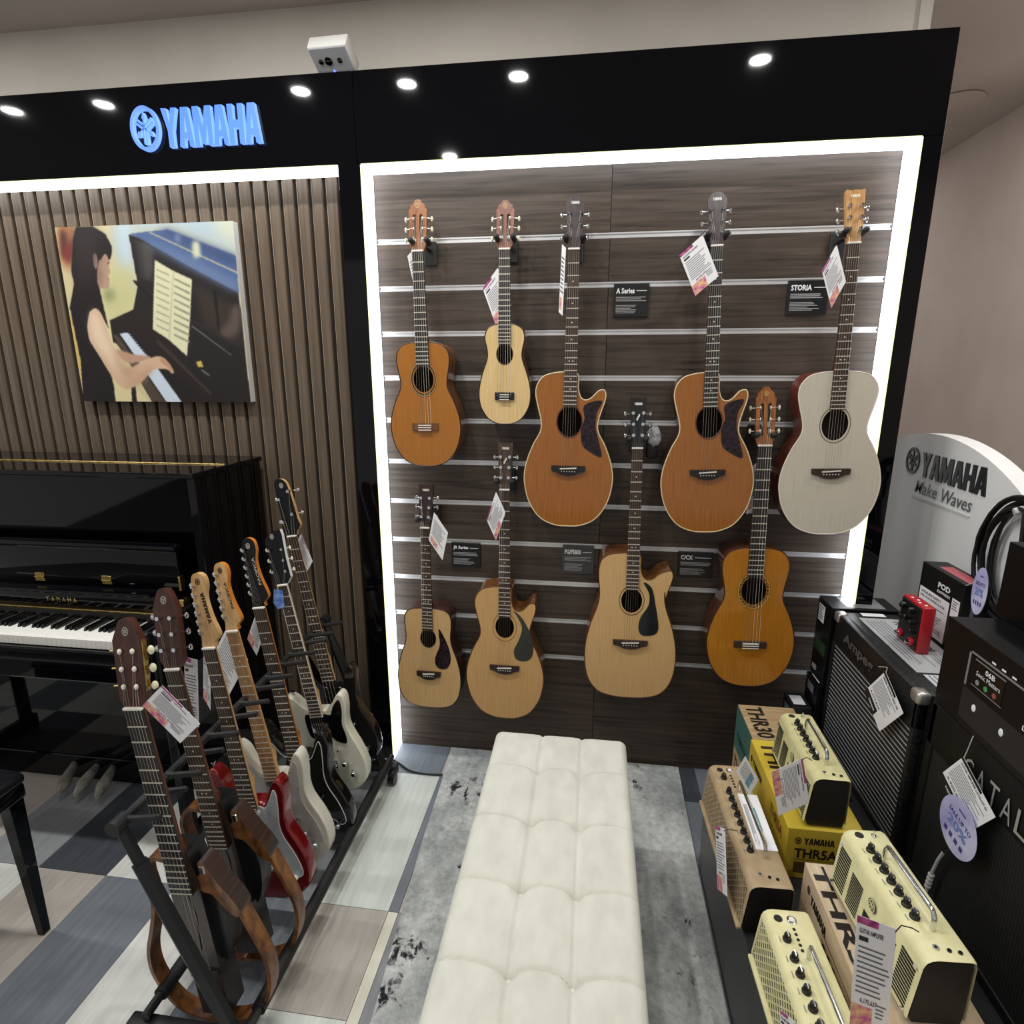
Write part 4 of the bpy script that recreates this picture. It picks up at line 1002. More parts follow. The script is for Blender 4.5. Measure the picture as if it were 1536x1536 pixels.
# silent guitars: narrow core with bent wood hoops -----------------------------
hoop_wood = tex(P('hoop_wood', '#6a3f20', .3, coat=.3), '#4f2c16', '#8a5a2e', (12, 12, 6), 4)
core_wood = tex(P('core_wood', '#2e1f1b', .3, coat=.3), '#241814', '#3d2a23', (60, 1, 2), 4)
def silent(name, label, nut, end, y, L_ref, headk, headm, board, nfr, scale, tuner):
    A = at(*nut, 'y', y); E_ = at(*end, 'y', y); d = (A-E_).normalized(); s = (A-E_).length/L_ref
    bottom = .80; B = A-d*bottom*s
    root = thing(name, label, 'guitar', B, (0, math.atan2(d.x, d.z), 0), 'guitars in the floor rack')
    zn = bottom*s; bz = zn-scale*s; zend = zn-scale*s*(1-2**(-(nfr+.4)/12))
    nw, ew = (.0205*s, .0245*s) if headk == 'slot' else (.0172*s, .0215*s)
    core = [(-.034, .03), (.034, .03), (.036, .20), (.036, .40), (.026, .46), (-.026, .46), (-.036, .40), (-.036, .20)]
    co = MB().prism([(x*s, z*s) for x, z in core], .0, .055, core_wood, side=black_satin).build('core_body', root, 40)
    MB().prism([(-.012*s, .26*s), (.004*s, .21*s), (.012*s, .30*s), (.006*s, .36*s), (-.012*s, .36*s)], -.002, .001, core_wood).build('top_ridge', co, 0)
    hw = .185*SQ*s
    # hoop: from the upper bass side, round the lower bout and up to the treble arm
    L_ = .50*s
    path = [(-.030*s, .43*s), (-.48*hw, .435*s), (-.66*hw, .40*s), (-.66*hw, .35*s), (-.66*hw, .31*s), (-.78*hw, .255*s), (-.97*hw, .18*s), (-.97*hw, .11*s), (-.72*hw, .035*s), (-.35*hw, .006*s), (0, 0), (.35*hw, .006*s), (.72*hw, .035*s), (.97*hw, .11*s), (1.0*hw, .18*s), (.86*hw, .26*s), (.74*hw, .315*s)]
    pl = spline(path, 5, closed=False)
    vs = []; fs = []; nn = len(pl); wd = .034; tk = .0045
    for i, q_ in enumerate(pl):
        a = pl[max(i-1, 0)]; b = pl[min(i+1, nn-1)]; tx, tz = b[0]-a[0], b[1]-a[1]; l = math.hypot(tx, tz) or 1; nx, nz = -tz/l*tk, tx/l*tk
        for sx, yy in ((1, .006), (1, .006+wd), (-1, .006+wd), (-1, .006)): vs.append((q_[0]+sx*nx, yy, q_[1]+sx*nz))
    for i in range(nn-1):
        for k in range(4): fs.append((i*4+k, i*4+(k+1) % 4, (i+1)*4+(k+1) % 4, (i+1)*4+k))
    fs += [(0, 1, 2, 3), tuple((nn-1)*4+k for k in (3, 2, 1, 0))]
    MB().add(vs, fs, hoop_wood).build('hoop', root, 50)
    MB().prism(spline([(.74*hw, .300*s), (.80*hw, .315*s), (.70*hw, .350*s), (.55*hw, .385*s), (.40*hw, .43*s), (.30*hw, .435*s), (.30*hw, .405*s), (.036*s, .40*s), (.036*s, .365*s), (.42*hw, .355*s), (.60*hw, .315*s)], 3), .002, .045, hoop_wood, side=core_wood).build('treble_arm', root, 40)
    MB().rbox(.31*hw, .40*hw, -.001, .02, .408*s, .428*s, .002, chrome, seg=1).build('hinge_clip', root)
    MB().prism(spline([(.037*s, .35*s), (.060*s, .34*s), (.072*s, .28*s), (.066*s, .22*s), (.050*s, .175*s), (.037*s, .18*s)], 3), .018, .060, black_satin).build('side_cover', root, 40)
    MB().tube([(-.036*s, .02, .12*s), (-.052*s, .012, .125*s)], [.004, .005], chrome, 8).build('control_knob', root)
    MB().cyl((.012*s, -.003, .13*s), (.012*s, .001, .13*s), .006, chrome, n=10).build('jack_socket', root)
    MB().rbox(-.034*s, .034*s, -.006, .001, bz-.008, bz+.008, .001, ebony, seg=1).build('bridge', root)
    yb = -.010
    strs = list(neck_parts(root, zn, scale*s, nw, ew, zend, .45*s, board, mahogany, yb, 'nylon' if headk == 'slot' else 'steel', bz, yneck=1, markers=(headk != 'slot')))
    MB().box(-ew*.95, ew*.95, yb+.004, .004, zend, .47*s, core_wood).build('neck_heel', root, 0)
    tilt = Matrix.Translation((0, yb+.004, zn+.004)) @ Matrix.Rotation(math.radians(-9), 4, 'X')
    L = .175*s; hhw = .031*s if headk == 'slot' else .029*s
    crown = [(nw, 0), (hhw*.95, L*.10), (hhw, L*.76), (hhw*.50, L*.955), (hhw*.30, L*1.0)]
    ho = crown+[(-x, z) for x, z in crown[::-1]]
    hd = MB().prism(ho, 0, .016, headm, tilt).build('headstock', root, 30)
    lg = MB(); put_emblem(lg, tilt, 0, L*.86, .007, .009, gold_mark); lg.build('logo', hd, 0)
    if headk == 'slot':
        gp = MB(); gp.prism([(hhw*1.0+x, z*L) for x, z in ((0, .18), (.004, .22), (.002, .30), (.005, .36), (.002, .46), (.005, .52), (.002, .62), (.005, .70), (.0, .76), (-.004, .7), (-.004, .22))], .001, .010, brass, tilt)
        gp.build('tuner_plate', hd, 0)
    for k in range(6):
        side = -1 if k < 3 else 1; zz = L*(.24, .44, .64)[k % 3]
        mb = MB()
        if headk == 'slot':
            mb.ball((-side*hhw*.52, -.004, 0), .0042, .005, .006, ivory, 8)
            mb.cyl((0, .005, 0), (side*.012, .004, 0), .002, brass, n=6); mb.ball((side*.019, .004, 0) if side > 0 else (.002, .020, 0), .0075, .005, .0095, pearl, 10)
        else:
            mb.cyl((-side*hhw*.45, -.009, 0), (-side*hhw*.45, .001, 0), .0048, chrome, n=10)
            mb.cyl((0, .012, 0), (side*.008, .012, 0), .002, chrome, n=6); mb.ball((side*.013, .012, 0), .006, .004, .0075, chrome, 8)
        o = mb.build('tuning_peg', hd); o.matrix_local = tilt @ Matrix.Translation((side*hhw*.97, 0, zz))
    for k, u, p_, r, mt in strs:
        side = -1 if k < 3 else 1; q = (k if k < 3 else 5-k)
        e = tilt @ Vector((side*hhw*.48, -.004, L*(.24, .44, .64)[q]))
        MB().tube([p_[0], p_[1], e], r*.8, mt, 4).build('string', root, 0)
sil_head = tex(P('silent_headstock', '#43241c', .3), '#391d16', '#4f2d23', (40, 40, 3), 4)
silent('silent_guitar', 'silent nylon guitar with gold tuner plate and pearl buttons in the floor rack', (205, 1061), (277, 1335), GY[0], .433, 'slot', sil_head, ebony, 19, .65, 'pearl')
silent('silent_guitar', 'silent steel string guitar with chrome tuners and bent wood hoop', (262, 1003), (332, 1268), GY[1], .456, 'plain', sil_head, rosewood, 22, .634, 'steel')

# ================================================================ RUG AND BENCH
def rugmat():
    m = P('rug_grey', '#8a8d90', .95, spec=.1); nt = m.node_tree; N = nt.nodes; L = nt.links; b = bs(m)
    g = N.new('ShaderNodeNewGeometry')
    def noise(sc_, det, scale=(1, 1, 1), dist=0):
        mp = N.new('ShaderNodeMapping'); mp.inputs['Scale'].default_value = scale; mp.inputs['Location'].default_value = (5.3, 2.9, 0); L.new(g.outputs['Position'], mp.inputs['Vector'])
        n = N.new('ShaderNodeTexNoise'); n.inputs['Scale'].default_value = sc_; n.inputs['Detail'].default_value = det; n.inputs['Distortion'].default_value = dist; n.inputs['Roughness'].default_value = .65
        L.new(mp.outputs[0], n.inputs['Vector']); return n.outputs['Fac']
    def ramp(src, lo, hi, c1, c2):
        r = N.new('ShaderNodeValToRGB'); e = r.color_ramp.elements; e[0].position = lo; e[1].position = hi; e[0].color = (*lin(c1), 1); e[1].color = (*lin(c2), 1); L.new(src, r.inputs[0]); return r.outputs[0]
    base = ramp(noise(4.5, 10, (1.3, .8, 1)), .36, .64, '#9fa5a6', '#e4e7e5')
    fine = ramp(noise(60, 4), .3, .7, '#a0a0a0', '#ffffff')
    mul = N.new('ShaderNodeMix'); mul.data_type = 'RGBA'; mul.blend_type = 'MULTIPLY'; mul.inputs[0].default_value = .55
    L.new(base, mul.inputs[6]); L.new(fine, mul.inputs[7])
    a = ramp(noise(17, 9, (1.5, 1, 1), .5), .53, .585, '#000000', '#ffffff'); c = ramp(noise(4.0, 4), .53, .60, '#000000', '#ffffff')
    mm = N.new('ShaderNodeMix'); mm.data_type = 'RGBA'; mm.blend_type = 'MULTIPLY'; mm.inputs[0].default_value = 1; L.new(a, mm.inputs[6]); L.new(c, mm.inputs[7])
    mx = N.new('ShaderNodeMix'); mx.data_type = 'RGBA'; L.new(mm.outputs[2], mx.inputs[0]); L.new(mul.outputs[2], mx.inputs[6]); mx.inputs[7].default_value = (*lin('#2a2c30'), 1)
    L.new(mx.outputs[2], b.inputs['Base Color'])
    bp = N.new('ShaderNodeBump'); bp.inputs['Strength'].default_value = .4; bp.inputs['Distance'].default_value = .003; L.new(noise(250, 3), bp.inputs['Height']); L.new(bp.outputs[0], b.inputs['Normal'])
    return m
rug = MB(); n = 24
ptsL = [(-.470, -.008), (-.462, -.2), (-.452, -.5), (-.434, -.8), (-.418, -1.04), (-.41, -1.7)]
ptsR = [(.436, -.008), (.433, -.2), (.430, -.5), (.43, -.8), (.43, -1.04), (.43, -1.7)]
vs = []; fs = []
for (a, y0), (b, y1) in zip(ptsL, ptsR):
    vs += [(a, y0, .007), (b, y1, .007), (a-.001, y0, .0002), (b+.001, y1, .0002)]
for i in range(len(ptsL)-1):
    o = i*4; fs += [(o, o+4, o+5, o+1), (o+2, o, o+4, o+6)[::-1], (o+1, o+3, o+7, o+5)[::-1]]
fs += [(0, 1, 3, 2)]
rug.add(vs, fs, rugmat())
tag(rug.build('rug', None, 0), 'grey distressed rug with charcoal blotches under the tufted bench', 'rug')

velvet = tex(P('velvet_cream', '#d8d3c6', .85, spec=.2), '#cbccc1', '#d9dad0', (1, .5, 1), 28, 5, .3, .7, 'World', .12)
bs(velvet).inputs['Sheen Weight'].default_value = .5; bs(velvet).inputs['Sheen Roughness'].default_value = .4
bn = thing('tufted_bench', 'long cream velvet tufted bench standing on the grey rug', 'bench', (0, -.5, .007))
BX0, BX1, BY0, BY1, BZ = -.203, .192, -1.78, -.488, .437
rows = [-.488-.178, -.86, -1.052, -1.236, -1.42, -1.60]
SX = (-.058, .060)
def topz(x, y):
    # distance to the nearest lengthwise seam and to the arched cross seams
    d1 = min(abs(x-c) for c in SX)
    cells = [(BX0-.03, SX[0]), (SX[0], SX[1]), (SX[1], BX1+.03)]
    ca, cb = next((c for c in cells if c[0] <= x <= c[1]), cells[0])
    u = (x-ca)/(cb-ca)
    arch = .020*(1-(2*u-1)**2)
    d2 = min(abs(y-(r+arch)) for r in rows)
    side = 1 if y > min(rows, key=lambda r: abs(y-(r+arch)))+arch else -1
    dt = min(math.hypot(x-c, y-r) for c in SX for r in rows)
    z = -.0050*math.exp(-(d1/.0045)**2) - .0060*math.exp(-(d2/.006)**2) - .013*math.exp(-(dt/.018)**2)
    z += .0055*math.exp(-d2/.025)*(-1 if side > 0 else 1)
    z += .0025*min(1, d1/.03)*min(1, d2/.04)
    ex = min(x-BX0, BX1-x); ey = min(y-BY0, BY1-y)
    for e_, r in ((ex, .024), (ey, .024)):
        if e_ < r: z -= r-math.sqrt(max(0, r*r-(r-e_)**2))
    return BZ-.007+z
nx, ny = 110, 330
xs = [BX0+(BX1-BX0)*(.5-.5*math.cos(PI*i/nx))*.35+(BX1-BX0)*i/nx*.65 for i in range(nx+1)]
ys = [BY0+(BY1-BY0)*j/ny for j in range(ny+1)]
ys[-1] = BY1; ys.insert(-1, BY1-.0015); ny += 1
vs = [(x-0, y+.5, topz(x, y)) for y in ys for x in xs]
fs = [(j*(nx+1)+i, j*(nx+1)+i+1, (j+1)*(nx+1)+i+1, (j+1)*(nx+1)+i) for j in range(ny) for i in range(nx)]
MB().add(vs, fs, velvet).build('cushion_top', bn, 60)
mb = MB(); zt_ = BZ-.007-.024
mb.rbox(BX0, BX1, BY0+.5, BY1+.5, .10, zt_+.003, .002, velvet, seg=1); mb.build('cushion_side', bn)
mb = MB().tube([(BX0-.0012, BY0+.5, .27), (BX0-.0012, BY1+.5, .27), (BX1+.0012, BY1+.5, .27), (BX1+.0012, BY0+.5, .27)], .0022, velvet, 6, closed=True); mb.build('piping', bn)
for x in (BX0+.03, BX1-.03):
    for y in (BY0+.54, BY1+.46): MB().cyl((x, y, 0), (x, y, .105), .012, black_satin, .018).build('leg', bn)
for c in SX:
    for r in rows: MB().ball((c, r+.5, topz(c, r)+.001), .006, .006, .003, velvet, 8).build('tuft_button', bn)

# floor cable
cb = [at(*q_, 'z', .006) for q_ in ((590, 1140), (600, 1146), (615, 1156), (640, 1161), (664, 1162))]
tag(MB().tube(spline([tuple(c) for c in cb], 6, False), .0035, black_plastic, 8).build('power_cable'), 'thin black cable on the floor between the rack and the rug', 'cable')

# ================================================================ TAGS
def card(label, tl, tr, bl, plane, title=None, price=None, style='pink', back=False, thick=.0006, hang=None, seed=1, group='price tags'):
    A, B, C_ = (at(*q_, *plane) if isinstance(plane[0], str) else None for q_ in (tl, tr, bl))
    r = B-A; u = A-C_; W_ = r.length; H_ = u.length
    r_ = r.normalized(); n_ = u.cross(r_)
    t = thing('price_tag', label, 'price tag', C_, group=group)
    # sheared card frame keeps the three measured corners
    M = Matrix(((r_.x, n_.normalized().x, u.x/H_, 0), (r_.y, n_.normalized().y, u.y/H_, 0), (r_.z, n_.normalized().z, u.z/H_, 0), (0, 0, 0, 1)))
    MB().box(0, W_, 0, thick, 0, H_, paper, M).build('card', t, 0)
    m = MB()
    if back:
        put_lines(m, M, W_*.1, W_*.9, H_*.3, H_*.85, 9, ink_grey, -.0004, .4, seed)
        put_quad(m, M, W_*.1, W_*.55, H_*.06, H_*.24, pinkpic, -.0004)
    elif style == 'pink':
        put_quad(m, M, 0, W_*.55, H_*.94, H_, magenta, -.0004)
        put_text(m, title or 'ACOUSTIC GUITAR', M, W_*.08, H_*.865, W_*.62, H_*.042, ink, -.0005)
        put_quad(m, M, W_*.08, W_*.32, H_*.80, H_*.84, ink, -.0004)
        put_lines(m, M, W_*.08, W_*.92, H_*.33, H_*.77, 10, ink_grey, -.0004, .34, seed)
        put_text(m, price or '3,450,000', M, W_*.22, H_*.255, W_*.44, H_*.05, P('tag_price', '#5a2a4a', .6), -.0005)
        put_quad(m, M, 0, W_*.56, 0, H_*.235, pinkpic, -.0004)
        put_lines(m, M, W_*.64, W_*.92, H_*.16, H_*.30, 4, ink_grey, -.0004, .4, seed+2)
    elif style == 'black':
        put_quad(m, M, 0, W_*.62, H_*.93, H_, black_matte, -.0004)
        put_text(m, title, M, W_*.06, H_*.85, W_*.8, H_*.055, ink, -.0005)
        put_lines(m, M, W_*.06, W_*.92, H_*.36, H_*.80, 9, ink_grey, -.0004, .36, seed)
        put_text(m, price, M, W_*.10, H_*.25, W_*.5, H_*.065, ink, -.0005)
        put_quad(m, M, 0, W_*.60, 0, H_*.20, black_matte, -.0004)
        put_text(m, 'YAMAHA', M, W_*.2, H_*.06, W_*.34, H_*.06, paper, -.0005)
    else:
        put_lines(m, M, W_*.1, W_*.9, H_*.2, H_*.85, 8, ink_grey, -.0004, .35, seed)
        put_quad(m, M, W_*.55, W_*.8, H_*.15, H_*.8, P('tag_teal', '#7fb3bd', .6), -.0003)
    m.build('print', t, 0)
    if hang:
        path = [at(*h_, *plane)-C_ if isinstance(h_[0], (int, float)) and len(h_) == 2 else Vector(h_)-C_ for h_ in hang]
        MB().tube(path, .0010, P('tag_string', '#c9c9c4', .7) if style == 'black' else black_plastic, 5).build('string', t)
    return t
YT = ('y', -.15)
card('white price tag turned edge on beside the small amber classical guitar', (611, 384), (622, 372), (626, 452), ('y', -.10), back=True)
card('white price tag with pink corner behind the guitalele neck', (724, 433), (747, 401), (744, 489), ('y', -.10), 'GUITALELE', '1,850,000', hang=[(747, 403), (752, 372)])
card('narrow edge on price tag beside the neck of the honey brown guitar', (843, 366), (849, 372), (838, 468), ('y', -.14), back=True)
card('white price tag with pink corner under the grey arched headstock', (1019, 383), (1054, 352), (1043, 444), YT, 'ACOUSTIC GUITAR', '26,975,275', hang=[(1052, 354), (1062, 340)])
card('white price tag in front of the STORIA sign', (1233, 407), (1255, 366), (1247, 462), YT, 'ACOUSTIC GUITAR', '6,350,000', hang=[(1254, 369), (1262, 352)])
card('white price tag beside the three quarter dreadnought headstock', (651, 768), (672, 799), (643, 810), YT, 'ACOUSTIC JR', '2,950,000', back=True, hang=[(651, 769), (648, 758)])
card('white price tag beside the natural cutaway with grey pickguard', (730, 780), (744, 737), (744, 811), YT, 'FS SERIES', '5,150,000', hang=[(744, 739), (744, 725)])
card('white price tag half hidden behind the golden classical guitar neck', (1128, 700), (1140, 690), (1120, 772), ('y', -.09), back=True)
# rack tags
card('large white price tag hanging from the silent nylon guitar', (243, 1028), (300, 1086), (214, 1058), ('y', GY[0]-.02), 'SILENT GUITAR', '18,546,545', hang=[(243, 1029), (225, 1038), (212, 1020)])
card('narrow upright price tag beside the silent steel string guitar', (276, 985), (296, 990), (279, 1086), ('y', GY[1]+.05), 'SILENT', '17,640', seed=4, hang=[(280, 986), (272, 960)])
card('edge on price tag behind the red guitar neck', (305, 980), (316, 1000), (305, 1046), ('y', GY[2]+.03), 'PAC', '4,950', seed=5)
card('white price tag between the red guitar and the white guitar', (343, 936), (372, 990), (312, 996), ('y', GY[3]+.045), 'PACIFICA', '6,672,909', seed=6)
card('white price tag behind the black headstock with orange edge', (386, 914), (400, 940), (371, 958), ('y', GY[4]+.045), 'PACIFICA', '9,850,000', seed=7)
card('price tag behind the bass guitar neck', (452, 800), (469, 842), (444, 815), ('y', GY[6]+.05), 'BASS', '7,450', seed=8)
bt = thing('hang_tag', 'small blue glossy hang tag below the pale tuner buttons', 'tag', at(411, 912, 'y', GY[5]-.015))
o_ = at(411, 912, 'y', GY[5]-.015)
MB().prism([((q.x-o_.x), (q.z-o_.z)) for q in (at(*z_, 'y', GY[5]-.015) for z_ in ((411, 884), (424, 886), (427, 910), (417, 914), (410, 904)))], -.0006, .0004, tex(P('tag_blue', '#5f86d0', .25), '#4a6fc0', '#8fb0ea', nscale=60)).build('card', bt, 0)
MB().tube([(0, 0, .03), (.002, 0, .045), (.008, 0, .055)], .0008, black_plastic, 4).build('string', bt)

# ================================================================ AMP DISPLAY
PT = .285
pf = thing('display_platform', 'low black display platform carrying the amplifiers', 'platform', (.435, -.48, 0))
platm = tex(P('platform_black', '#222325', .4), '#1e1f21', '#2a2b2d', nscale=12)
MB().rbox(0, .46, -1.1, 0, 0, PT, .002, platm, seg=1).build('deck', pf, 0)
MB().rbox(.42, .755, -1.1, .33, 0, PT-.0005, .002, platm, seg=1).build('rear_deck', pf, 0)
def SIDE(x, y, z): return basis((x, y, z), (0, -1, 0), (0, 0, 1))    # print plane facing -x, reading towards the camera side
def TOPS(x, y, z): return basis((x, y, z), (0, -1, 0), (1, 0, 0))    # print plane facing up, letters run towards the camera side
def FRONT(x, y, z): return basis((x, y, z), (1, 0, 0), (0, 0, 1))    # print plane facing -y

amp_black = P('amp_end_black', '#131210', .6)
def slatted(mb, x0, x1, z0, z1, n, m, d=.0035, lean=0.):
    h = (z1-z0)/n
    for i in range(n):
        z = z0+h*(i+.5)
        mb.box(x0, x1, lean*z-.0008, lean*z+.001, z-h*.27, z+h*.27, m)
def amp(name, label, xfar, xnear, yfar, ynear, z0, h, D, shell, style, tagcol, knobs, seed=0):
    """small desktop amplifier; local X runs along its width, local -Y is its front"""
    Lw = math.hypot(yfar-ynear, xnear-xfar); rz = -PI/2+math.atan2(xnear-xfar, yfar-ynear)
    t = thing(name, label, 'amplifier', (xfar, yfar, z0), (0, 0, rz), 'desktop guitar amplifiers')
    ln = .014/h
    # shell: profile (depth, height) swept along the width
    r = .018
    prof = [(.001, .012), (.014*.85, h-r), (.014+.002, h-r*.45), (.014+r*.55, h-r*.12), (.014+r*1.1, h), (D-.008, h), (D-.002, h-.003), (D, h-.012), (D, .010)]
    mb = MB(); n = len(prof); e = .004
    X = [(0, .006), (.003, .0015), (.010, 0), (Lw-.010, 0), (Lw-.003, .0015), (Lw, .006)]
    vs = []; fs = []
    cy_, cz_ = D/2, h/2
    for x, ins in X:
        for d, z in prof:
            vs.append((x, d+(cy_-d)*ins*8*.5, z+(cz_-z)*ins*6*.5))
    for i in range(len(X)-1):
        for k in range(n-1):
            if style == 'lattice' and k == 0 and i == 2: continue
            fs.append((i*n+k, i*n+k+1, (i+1)*n+k+1, (i+1)*n+k))
    mb.add(vs, fs, shell)
    mb.build('shell', t, 50)
    # end panels
    for x0, x1 in ((.002, .007), (Lw-.007, Lw-.002)):
        q = [(d+(cy_-d)*.10, z+(cz_-z)*.08) for d, z in prof]+[(D*.92, .004), (.012, .004)]
        M = Matrix(((0, 1, 0, 0), (1, 0, 0, 0), (0, 0, 1, 0), (0, 0, 0, 1)))
        MB().prism(q, x0, x1, amp_black, M).build('end_panel', t, 0)
    # front
    if style == 'lattice':
        MB().add([(.010, .004, .008), (Lw-.010, .004, .008), (Lw-.010, .013, h-r), (.010, .013, h-r)], [(0, 1, 2, 3)], amp_black).build('grille_cloth', t, 0)
        g = MB(); k = .0165; H = h-r-.006
        nb = int(Lw/k)+9
        def clip(xa, za, xb, zb):
            pts = []
            for s_ in (0, 1): pass
            return xa, za, xb, zb
        for sgn in (1, -1):
            for i in range(-9, nb):
                xa = i*k; za = .010; xb = xa+sgn*H*.95; zb = .010+H-.004
                # clip against the two ends
                a0, a1 = 0., 1.
                dx = xb-xa
                if dx:
                    ta, tb = (.010-xa)/dx, (Lw-.010-xa)/dx
                    a0, a1 = max(a0, min(ta, tb)), min(a1, max(ta, tb))
                if a1-a0 < .03: continue
                p0 = (xa+dx*a0, 0, za+(zb-za)*a0); p1 = (xa+dx*a1, 0, za+(zb-za)*a1)
                f_ = lambda p_: (p_[0], .0005+ln*p_[2]*.9, p_[2])
                a, b = Vector(f_(p0)), Vector(f_(p1)); dd = (b-a).normalized(); sd = Vector((0, 1, 0)).cross(dd)*.0014
                g.add([a-sd, a+sd, b+sd, b-sd, a-sd+Vector((0, .002, 0)), a+sd+Vector((0, .002, 0)), b+sd+Vector((0, .002, 0)), b-sd+Vector((0, .002, 0))], [(0, 3, 2, 1), (0, 1, 5, 4), (2, 3, 7, 6), (1, 2, 6, 5), (0, 4, 7, 3)], shell)
        g.build('grille_lattice', t, 0, kind='stuff')
        MB().rbox(.004, Lw-.004, -.006, .006, .002, .011, .002, shell, seg=1).build('bottom_lip', t)
    else:
        g = MB(); w_ = Lw*.13
        for cx_, zz0, zz1 in ((Lw*.11, .02, h-.03), (Lw*.30, .02, h-.045), (Lw*.50, .02, h-.075), (Lw*.70, .02, h-.045), (Lw*.89, .02, h-.03)):
            slatted(g, cx_-w_*.55, cx_+w_*.55, zz0, zz1, 13, amp_black, lean=ln*.9)
        g.build('grille_slots', t, 0, kind='stuff')
        em = MB(); Mx = Matrix.Translation((Lw*.5, -.0005+ln*(h-.045), h-.046))
        em.cyl((Lw*.5, -.003+ln*(h-.045), h-.046), (Lw*.5, .006, h-.046), .013, amp_black, n=18)
        put_emblem(em, Mx, 0, 0, .0105, .0125, shell, -.0036, -.0020); em.build('badge', t)
        for x in (.012, Lw-.012):
            for z in (.018, h-.03): MB().cyl((x, -.004+ln*z, z), (x, .004+ln*z, z), .0042, chrome, n=10).build('bolt', t)
    # top controls
    kd = .014+r*1.15
    for u, big in knobs:
        b = MB().lathe([(.0085, 0), (.0085, .004), (.0066, .006), (.0060, .014), (.0048, .0155)], black_plastic, Matrix.Translation((Lw*u, kd+.006, h)), 12).build('knob', t)
        MB().box(Lw*u-.0055, Lw*u+.0055, kd+.0048, kd+.0072, h+.012, h+.0175, chrome).build('pointer', b, 0)
        MB().box(Lw*u-.006, Lw*u+.006, kd-.008, kd-.0068, h, h+.0004, ink_grey).build('scale_mark', t, 0)
    c = MB().lathe([(.0085, -.001), (.0085, .0008), (.001, .001)], amp_black, Matrix.Translation((Lw*.055, kd+.004, h)), 16).build('display_window', t)
    if style == 'lattice':
        c = MB().lathe([(.0095, 0), (.0095, .002), (.0062, .003), (.001, .0032)], chrome, Matrix.Translation((Lw*.06, kd+.030, h)), 16).build('power_button', t)
        MB().lathe([(.0058, .003), (.0058, .004), (.001, .0042)], white_plastic, Matrix.Translation((Lw*.06, kd+.030, h)), 12).build('button_face', c)
        for k in range(5): MB().lathe([(.0032, 0), (.0032, .0012), (.001, .0014)], amp_black, Matrix.Translation((Lw*(.11+.028*k), kd+.028, h)), 10).build('preset_button', t)
    else:
        c = MB().lathe([(.005, 0), (.005, .003), (.0022, .004), (.0022, .014)], chrome, Matrix.Translation((Lw*.06, kd+.032, h)), 12).build('toggle_switch', t)
    for u, d in ((.92, .010), (.935, .034), (.945, .054)):
        MB().lathe([(.0052 if d < .02 else .0036, 0), (.0052 if d < .02 else .0036, .0022), (.0022, .0022), (.0020, -.004)], chrome if d < .02 else amp_black, Matrix.Translation((Lw*u, kd+d*.8, h)), 12).build('socket', t)
    ha, hb, hd_ = Lw*.26, Lw*.80, D-.040
    MB().tube(spline([(ha, hd_, h-.002), (ha, hd_, h+.020), (ha+.006, hd_, h+.030), (ha+.02, hd_, h+.033), (hb-.02, hd_, h+.033), (hb-.006, hd_, h+.030), (hb, hd_, h+.020), (hb, hd_, h-.002)], 3, False), .0042, chrome, 10).build('handle', t, 50)
    MB().rbox(ha-.004, hb+.004, hd_-.009, hd_+.009, h-.001, h+.0006, .0005, shell, seg=1).build('handle_recess', t, 0)
    return t, Lw
tan = tex(P('amp_tan', '#ab9675', .45), '#a28d6d', '#b49f7e', nscale=30)
cream = tex(P('amp_cream', '#e2ddab', .4), '#dcd7a4', '#e9e4b4', nscale=30)
cream_s = tex(P('amp_cream_grille', '#cdc894', .4), '#c4bf8c', '#d4cf9b', nscale=30)
K7 = [(.32+.077*i, 0) for i in range(8)]
amp('desktop_amp', 'tan desktop amplifier with lattice grille overhanging the platform edge', .412, .426, -.540, -.952, PT, .128, .108, tan, 'lattice', None, [(.14, 1)]+[(.28+.068*i, 0) for i in range(8)])
amp('desktop_amp', 'cream desktop amplifier with lattice grille beside the beige carton', .436, .449, -1.005, -1.41, PT, .128, .108, cream, 'lattice', None, [(.17, 1)]+[(.27+.075*i, 0) for i in range(8)])
amp('desktop_amp', 'cream desktop amplifier with slotted grille on the yellow carton', .607, .603, -.492, -.772, .4305, .137, .098, cream_s, 'slots', None, [(.20+.087*i, 0) for i in range(7)])
amp('desktop_amp', 'cream desktop amplifier with slotted grille on the beige carton', .603, .622, -.938, -1.222, .4305, .140, .098, cream, 'slots', None, [(.20+.087*i, 0) for i in range(7)])

# cartons ---------------------------------------------------------------
def carton(name, label, x0, x1, y0, y1, z0, z1, m, top=None, prints=None, group='product cartons', seam=True):
    t = thing(name, label, 'box', (x0, y1, z0), group=group)
    mb = MB(); w_, d, h = x1-x0, y1-y0, z1-z0
    mb.rbox(0, w_, -d, 0, 0, h, .0015, m, seg=1); mb.build('carton_body', t, 0)
    if top:
        MB().rbox(.0008, w_-.0008, -d+.0008, -.0008, h-.001, h+.0006, .0004, top, seg=1).build('lid', t, 0)
    if prints:
        p_ = MB(); prints(p_, w_, d, h); p_.build('print', t, 0, kind='stuff')
    return t
kraft = tex(P('kraft', '#b59a73', .7), '#a88d67', '#c2a880', (3, 20, 20), 4)
yellow = tex(P('carton_yellow', '#cdb233', .55), '#c3a82b', '#d8bf45', nscale=6)
beige = tex(P('carton_beige', '#cdb79a', .65), '#c4ae90', '#d8c4a8', (20, 2, 20), 4)
teal = P('carton_teal', '#3f6a62', .6); carb = P('carton_black', '#0b0b0d', .4, spec=.3); inkk = P('ink_black', '#1b1610', .6); carbg = P('carton_charcoal', '#1b1c1e', .4)
